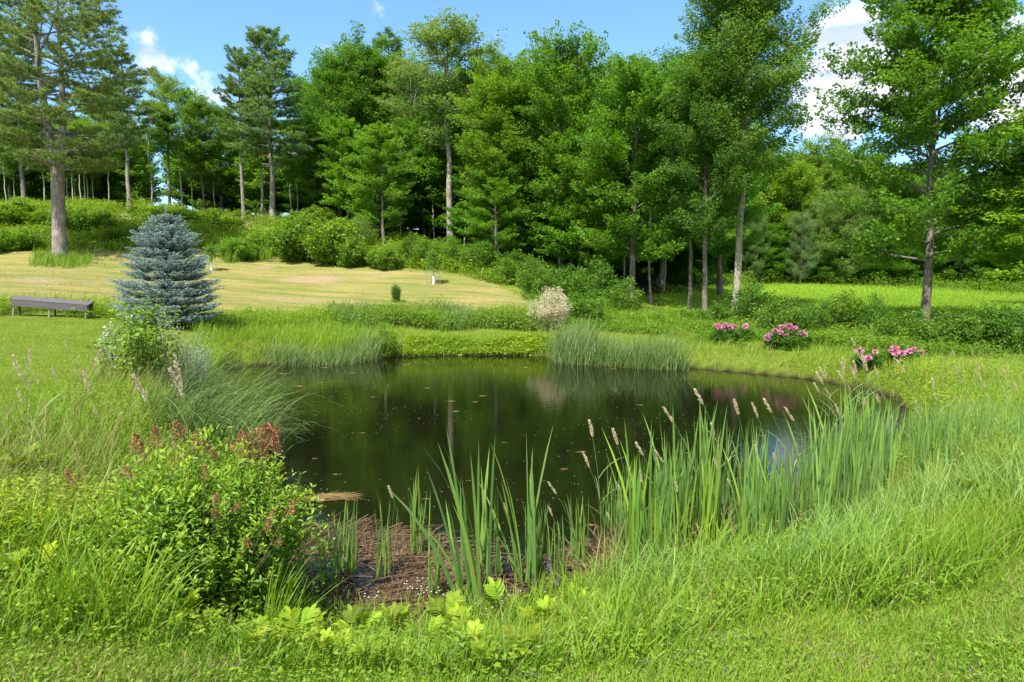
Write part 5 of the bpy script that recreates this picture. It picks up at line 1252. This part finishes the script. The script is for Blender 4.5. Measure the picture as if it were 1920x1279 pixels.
peony('widest pink peony bush, with a trail of blooms running down its left side', 1476, 655, 616, 84, [(1453, 620), (1465, 613), (1470, 612), (1477, 614), (1484, 617), (1463, 624), (1473, 630), (1496, 625), (1503, 624), (1509, 628), (1443, 628), (1438, 634), (1480, 611), (1490, 616)])
peony('low peony in the grass with two or three scattered pink blooms', 1630, 688, 660, 60, [(1611, 659), (1627, 672), (1641, 660)])
peony('low peony with magenta blooms near the lone maple', 1685, 686, 652, 66, [(1672, 659), (1678, 654), (1680, 662), (1691, 664), (1706, 659), (1713, 655), (1729, 660)])

# --- saplings on the hill lawn, each in a pale guard
def sapling(px, py, top, lab, glab, gh, s, cage):
    p = gp_(px, py); h = height_to(p, top)
    tb, cb = Buf(), Buf(); rr = rs(px)
    tube(tb, [(0, 0, -.1), (.01, 0, h * .5), (0, .01, h)], [.025, .018, .006], 5); C = []
    for i in range(16):
        t = rr.uniform(.45, 1); a = i * 2.4; L = .38 * (1.25 - t); e = np.array([math.cos(a) * L, math.sin(a) * L, h * t + .15])
        tube(tb, [(0, 0, h * t), e], [.008, .003], 3); C.append(e)
    leaf_clumps(cb, rr, np.array(C), .28, 44, .12, .6, .8)
    o = thing('fenced_sapling', lab, 'sapling', tuple(p)); tb.build('trunk', B_DARK, o); cb.build('crown', M_ASH, o)
    gt = thing('tree_guard', glab, 'tree guard', tuple(p)); b = Buf()
    an = np.linspace(0, 2 * math.pi, 13)[:-1]
    ring = lambda z, q: np.stack([q * np.cos(an), q * np.sin(an), 0 * an + z], 1)
    V = np.concatenate([ring(-.05, s), ring(gh, s), ring(gh, s - .012), ring(-.05, s - .012)])
    F = [(k * 12 + i, k * 12 + (i + 1) % 12, (k + 1) * 12 + (i + 1) % 12, (k + 1) * 12 + i) for k in range(3) for i in range(12)]
    b.add(V, F); b.build('sleeve', M_PLASTIC, gt)
    if cage:
        b = Buf(); q = .36
        for z in np.linspace(.05, .8, 7): tube(b, np.stack([q * np.cos(np.linspace(0, 6.2832, 17)), q * np.sin(np.linspace(0, 6.2832, 17)), np.full(17, z)], 1), .004, 3)
        for a in np.linspace(0, 6.2832, 17)[:-1]: tube(b, [(q * math.cos(a), q * math.sin(a), 0), (q * math.cos(a), q * math.sin(a), .82)], .004, 3)
        b.build('wire_cage', M_WIRE, gt)
def plain(name, c, rough=.6, metal=0., noise_amt=.25, sc_=14):
    m, n, l, out = newmat(name); t = n.new('ShaderNodeTexCoord'); no = n.new('ShaderNodeTexNoise'); no.inputs['Scale'].default_value = sc_; no.inputs['Detail'].default_value = 5
    l.new(t.outputs['Object'], no.inputs['Vector']); cr = n.new('ShaderNodeValToRGB')
    cr.color_ramp.elements[0].position = .3; cr.color_ramp.elements[1].position = .7
    cr.color_ramp.elements[0].color = (*[x * (1 - noise_amt) for x in c], 1); cr.color_ramp.elements[1].color = (*[min(1, x * (1 + noise_amt)) for x in c], 1)
    l.new(no.outputs['Fac'], cr.inputs[0]); pb = n.new('ShaderNodeBsdfPrincipled'); pb.inputs['Roughness'].default_value = rough; pb.inputs['Metallic'].default_value = metal
    l.new(cr.outputs[0], pb.inputs['Base Color']); l.new(pb.outputs[0], out.inputs['Surface']); return m
M_PLASTIC = plain('white_plastic_guard', (.75, .77, .76), .5, 0, .06); M_WIRE = plain('galvanised_wire', (.22, .26, .24), .5, .3, .2)
sapling(813, 533, 478, 'thin young tree rising from a wire cage on the hill lawn', 'white sleeve inside a wire cage on the hill lawn', .42, .07, True)
sapling(397, 507, 468, 'thin yellow-leaved young tree beside the right of the spruce', 'short white trunk sleeve on the thin young tree right of the spruce', .36, .06, False)

# --- bench: bench > seat, apron, backing_board, leg
def woodmat(name, a, b_):
    m, n, l, out = newmat(name); t = n.new('ShaderNodeTexCoord'); mp = n.new('ShaderNodeMapping'); mp.inputs['Scale'].default_value = (1.2, 22, 22)
    l.new(t.outputs['Object'], mp.inputs['Vector']); no = n.new('ShaderNodeTexNoise'); no.inputs['Scale'].default_value = 2; no.inputs['Detail'].default_value = 7; no.inputs['Roughness'].default_value = .65
    l.new(mp.outputs[0], no.inputs['Vector']); cr = n.new('ShaderNodeValToRGB'); cr.color_ramp.elements[0].position = .3; cr.color_ramp.elements[1].position = .72
    cr.color_ramp.elements[0].color = (*a, 1); cr.color_ramp.elements[1].color = (*b_, 1); l.new(no.outputs['Fac'], cr.inputs[0])
    pb = n.new('ShaderNodeBsdfPrincipled'); pb.inputs['Roughness'].default_value = .85; l.new(cr.outputs[0], pb.inputs['Base Color'])
    bp = n.new('ShaderNodeBump'); bp.inputs['Strength'].default_value = .5; bp.inputs['Distance'].default_value = .01; l.new(no.outputs['Fac'], bp.inputs['Height']); l.new(bp.outputs[0], pb.inputs['Normal'])
    l.new(pb.outputs[0], out.inputs['Surface']); return m
M_WOOD = woodmat('weathered_plank', (.045, .040, .042), (.12, .105, .105)); M_WOODP = woodmat('pale_post', (.16, .14, .10), (.32, .28, .21))
pl_, pr_ = gp_(24, 592, 12), gp_(165, 598, 12)
pr_ = pl_ + (pr_ - pl_) * (1 if abs(pr_[1] - pl_[1]) < 3 else .9)
mid_ = (pl_ + pr_) / 2; L = float(np.linalg.norm((pr_ - pl_)[:2])); ang = math.atan2(pr_[1] - pl_[1], pr_[0] - pl_[0])
bench = thing('plank_bench', 'long low bench of weathered grey planks on thin posts at the lawn edge', 'bench', tuple(mid_), ang)
zl, zr = height_to(pl_, 563) + pl_[2] - mid_[2], height_to(pr_, 574) + pr_[2] - mid_[2]
tilt = roty(-math.atan2(zr - zl, L)); zc = (zl + zr) / 2
b = Buf(); box(b, (0, .12, 0), (L + .10, .26, .045), None); 
V = b.v[0] @ (rotx(.42)).T.astype(np.float32); b.v[0] = V @ tilt.T.astype(np.float32) + np.array([0, 0, zc + .02], np.float32); b.build('seat', M_WOOD, bench)
b = Buf(); box(b, (0, -.035, -.075), (L + .06, .04, .185), tilt); b.v[0] = b.v[0] + np.array([0, 0, zc], np.float32); b.build('apron', M_WOOD, bench)
b = Buf(); box(b, (0, .23, -.01), (L + .02, .04, .17), tilt); b.v[0] = b.v[0] + np.array([0, 0, zc + .02], np.float32); b.build('backing_board', M_WOOD, bench)
print('bench', L, zl, zr, mid_)
for i, fx in enumerate((-.47, .0, .47)):
    for y, mt in ((.02, M_WOODP), (.20, M_WOOD)):
        b = Buf(); X = fx * L; zt = zc + (zr - zl) * fx - .02
        gz = float(ground_z(np.array([mid_[0] + X * math.cos(ang) - y * math.sin(ang)]), np.array([mid_[1] + X * math.sin(ang) + y * math.cos(ang)]))[0]) - mid_[2] - .08
        sp2 = -.05 if y < .1 else .04
        tube(b, [(X + (-.05 if fx < 0 else .03 if fx > 0 else -.02), y + sp2, gz), (X, y, zt)], [.030, .032], 6, cap=True)
        b.build('leg', mt, bench)

# --- ferns with lobed yellow-green fronds: fern > frond
def frond_mesh(seed):
    r = rs(seed); b = Buf(); L = .24; k = 10; t = np.linspace(0, 1, k)
    rach = np.stack([L * (.32 + .68 * t), 0 * t, .045 * np.sin(t * 2.4) - .07 * t ** 2 * L], 1)
    st = np.concatenate([[(0, 0, -.13)], rach]); tube(b, st, .0022, 3, .9)
    for i in range(k - 1):
        w = .105 * math.sin(math.pi * min(.93, .22 + .62 * (1 - t[i]))) * (1.0 if i else .85)
        for sg in (-1, 1):
            inst(b, LEAF, LEAF_F, rach[i:i + 1], np.array([[.55, sg * .85, -.10 + r.normal(0, .08)]]), UP[None] + r.normal(0, .12, (1, 3)), np.array([[w * 1.15, .036, .05]]), r.uniform(.3, 1))
    inst(b, LEAF, LEAF_F, rach[-2:-1], np.array([[1, 0, -.25]]), UP[None], np.array([[.10, .06, .05]]), .9)
    return b.mesh('fern_frond', M_FERN)
FR = [frond_mesh(320 + i) for i in range(4)]
FERNS = [(75, 1085, 1.0), (28, 1025, 1.2), (45, 905, 1.3), (18, 890, 1.1), (350, 1172, 1.0), (428, 1165, .9), (462, 1158, 1.2), (562, 1228, 1.2), (600, 1245, .8), (495, 1205, .9), (675, 1190, 1.0), (742, 1185, 1.1), (770, 1218, .7), (838, 1172, 1.1), (862, 1185, 1.0), (942, 1160, 1.2), (958, 1150, .8), (1022, 1200, 1.0), (905, 1245, .7), (1080, 1150, .8), (1102, 1155, .8), (1812, 945, 1.3), (195, 1178, .7), (118, 1110, .6), (225, 1115, .8), (395, 1180, .7), (655, 1200, .7), (1690, 1010, .8), (640, 1225, .6), (10, 960, 1.0), (90, 1150, .7), (160, 1140, .8), (270, 1160, .8), (310, 1190, .9), (520, 1185, .8), (580, 1200, .8), (720, 1215, .8), (800, 1205, .9), (880, 1220, .8), (980, 1225, .9), (1060, 1195, .8), (1150, 1180, .8), (470, 1235, .7), (690, 1240, .7), (30, 1090, .9), (60, 960, .9), (100, 1000, .8), (20, 850, 1.0)]
for i, (px, py, s) in enumerate(FERNS):
    s = s * r.uniform(.75, 1.15); p = gp_(px, py + (30 if 620 < px < 990 else 14)); o = thing('sensitive_fern', '', 'fern', tuple(p + np.array([0, 0, .12 * s])), r.uniform(0, 6), 'yellow-green ferns in the near grass')
    side = 'left of the rusty-headed bush' if px < 260 else 'in front of the rusty-headed bush' if px < 620 else 'below the cattail clumps' if px < 1200 else 'on the right bank'
    o['label'] = f'yellow-green lobed fern in the near grass {side}'
    n_ = 3 + (i % 3)
    s = s * .66
    for j in range(n_):
        q_ = r.uniform(.6, 1.1); f = part('frond', FR[(i + j) % 4], o, (q_ * r.uniform(.85, 1.05), q_, q_ * r.uniform(.7, 1.3))); f.rotation_euler = (r.normal(0, .15), -r.uniform(.35, 1.15), j / n_ * 6.28 + r.uniform(-.4, .4)); f.scale = (s, s, s)

# --- small flowers by the mud
fl = Buf(); stb = Buf()
for i in range(6):
    a = r.uniform(0, 6.28); q = .08 * r.random() ** .5; h = r.uniform(.10, .26); e = np.array([q * math.cos(a), q * math.sin(a), h]); tube(stb, [(0, 0, -.03), e * .6, e], [.0015, .001, .001], 3)
    for j in range(5):
        an = j * 1.257; inst(fl, KITE, KITE_F, e[None], np.array([[math.cos(an), math.sin(an), .5]]), UP[None], np.array([[.0075, .006, .005]]), r.random())
    bl = unit(np.array([[math.cos(a), math.sin(a), .3]])); inst(stb, LEAF, LEAF_F, e[None] * .5, bl, UP[None], np.array([[.03, .010, .02]]), .5)
WM = stb.mesh('wildflower_stems', M_HERB), fl.mesh('wildflower_blossoms', M_WHITE)
for i, (px, py) in enumerate([(800, 1098), (820, 1125), (850, 1150), (905, 1168), (940, 1142), (962, 1135), (770, 1118), (880, 1150), (790, 1130), (705, 1135), (925, 1160), (830, 1100), (895, 1190), (1010, 1150)]):
    o = thing('white_wildflower', 'tuft of tiny white flowers between the dead reeds and the ferns', 'wildflower', tuple(gp_(px, py + 18)), r.uniform(0, 6), 'tiny white flowers by the mud', (1.1, 1.1, 1.1)); part('stems', WM[0], o); part('blossoms', WM[1], o)
b = Buf(); m = 70; z = r.random(m); a = r.uniform(0, 6.28, m)
inst(b, KITE, KITE_F, np.stack([.010 * (1.1 - z) * np.cos(a), .010 * (1.1 - z) * np.sin(a), .22 + z * .12], 1), np.stack([np.cos(a), np.sin(a), .2 + 0 * a], 1), r.normal(0, 1, (m, 3)), .014, r.random(m)); PM = b.mesh('flower_spike', M_PURPLE)
b = Buf(); tube(b, [(0, 0, -.05), (0, 0, .34)], .003, 4); 
for q in np.linspace(.05, .2, 6): inst(b, LEAF, LEAF_F, np.array([[0, 0, q]]), np.array([[math.cos(q * 90), math.sin(q * 90), .5]]), UP[None], np.array([[.07, .02, .04]]), .4)
PS = b.mesh('flower_stem', M_HERB)
for px, py, s, lab in [(1029, 1125, 1.0, 'taller purple flower spike between the middle cattail clumps'), (1045, 1140, .75, 'shorter purple flower spike to the right of the taller one')]:
    o = thing('purple_flower_spike', lab, 'wildflower', tuple(gp_(px, py)), .4, None, (s, s, s)); part('stem', PS, o); part('flower_spike', PM, o)

# --- things afloat
def raft(seed, rx, ry, n, thick=.02):
    r = rs(seed); b = Buf(); a = r.uniform(0, 6.28, n); q = r.random(n) ** .5 * (.75 + .25 * np.sin(a * 3 + seed))
    P = np.stack([rx * q * np.cos(a), ry * q * np.sin(a), thick * (1 - q ** 2) * r.random(n) + .003], 1)
    blades(b, P, r.normal(0, .5, n) + np.where(r.random(n) < .5, math.pi, 0), r.uniform(.3, .9, n) * min(rx, .3), r.uniform(.004, .010, n) * max(1, rx * 1.2), np.full(n, 1.53), r.uniform(-.02, .06, n), r.uniform(.25, 1, n), 2)
    return b.mesh('floating_plant_matter', M_FLOAT)
M_FLOAT = mk('floating_straw', (.16, .09, .040), (.40, .27, .12), .1, .7, .2)
single(raft(330, .34, .11, 420, .04), 'floating_straw_mat', 'long tan mat of floating straw beside the rusty-headed bush', 'floating mat', on_plane(617, 935, .003), .15)
RF = [raft(331 + i, .11, .07, 60) for i in range(4)]
r = rs(340)
for i, (px, py, s) in enumerate([(1090, 848, 1.2), (905, 743, 1.6), (890, 754, 1.2), (755, 665, 2), (765, 684, 1.6), (855, 772, 1.3), (845, 753, 1.6), (630, 890, .8), (800, 936, .7), (1058, 880, .9), (1178, 905, .8), (1430, 818, 1.3), (985, 690, 2.), (1290, 850, .9), (800, 728, 1.4), (700, 745, 1.2), (660, 700, 1.8), (1150, 692, 2), (1170, 945, 1.2), (1160, 930, .9), (600, 985, 1.3), (590, 860, .7), (680, 812, .7), (945, 830, .7), (1200, 760, 1.2), (530, 702, 2.4), (560, 725, 2), (610, 690, 2.2), (585, 955, 1.1), (1110, 985, .9)]):
    single(RF[i % 4], 'floating_debris', 'small tan patch of plant matter floating on the dark pond', 'floating debris', on_plane(px, py, .004), r.uniform(-.3, .3), s * .55, 'patches of floating plant matter')
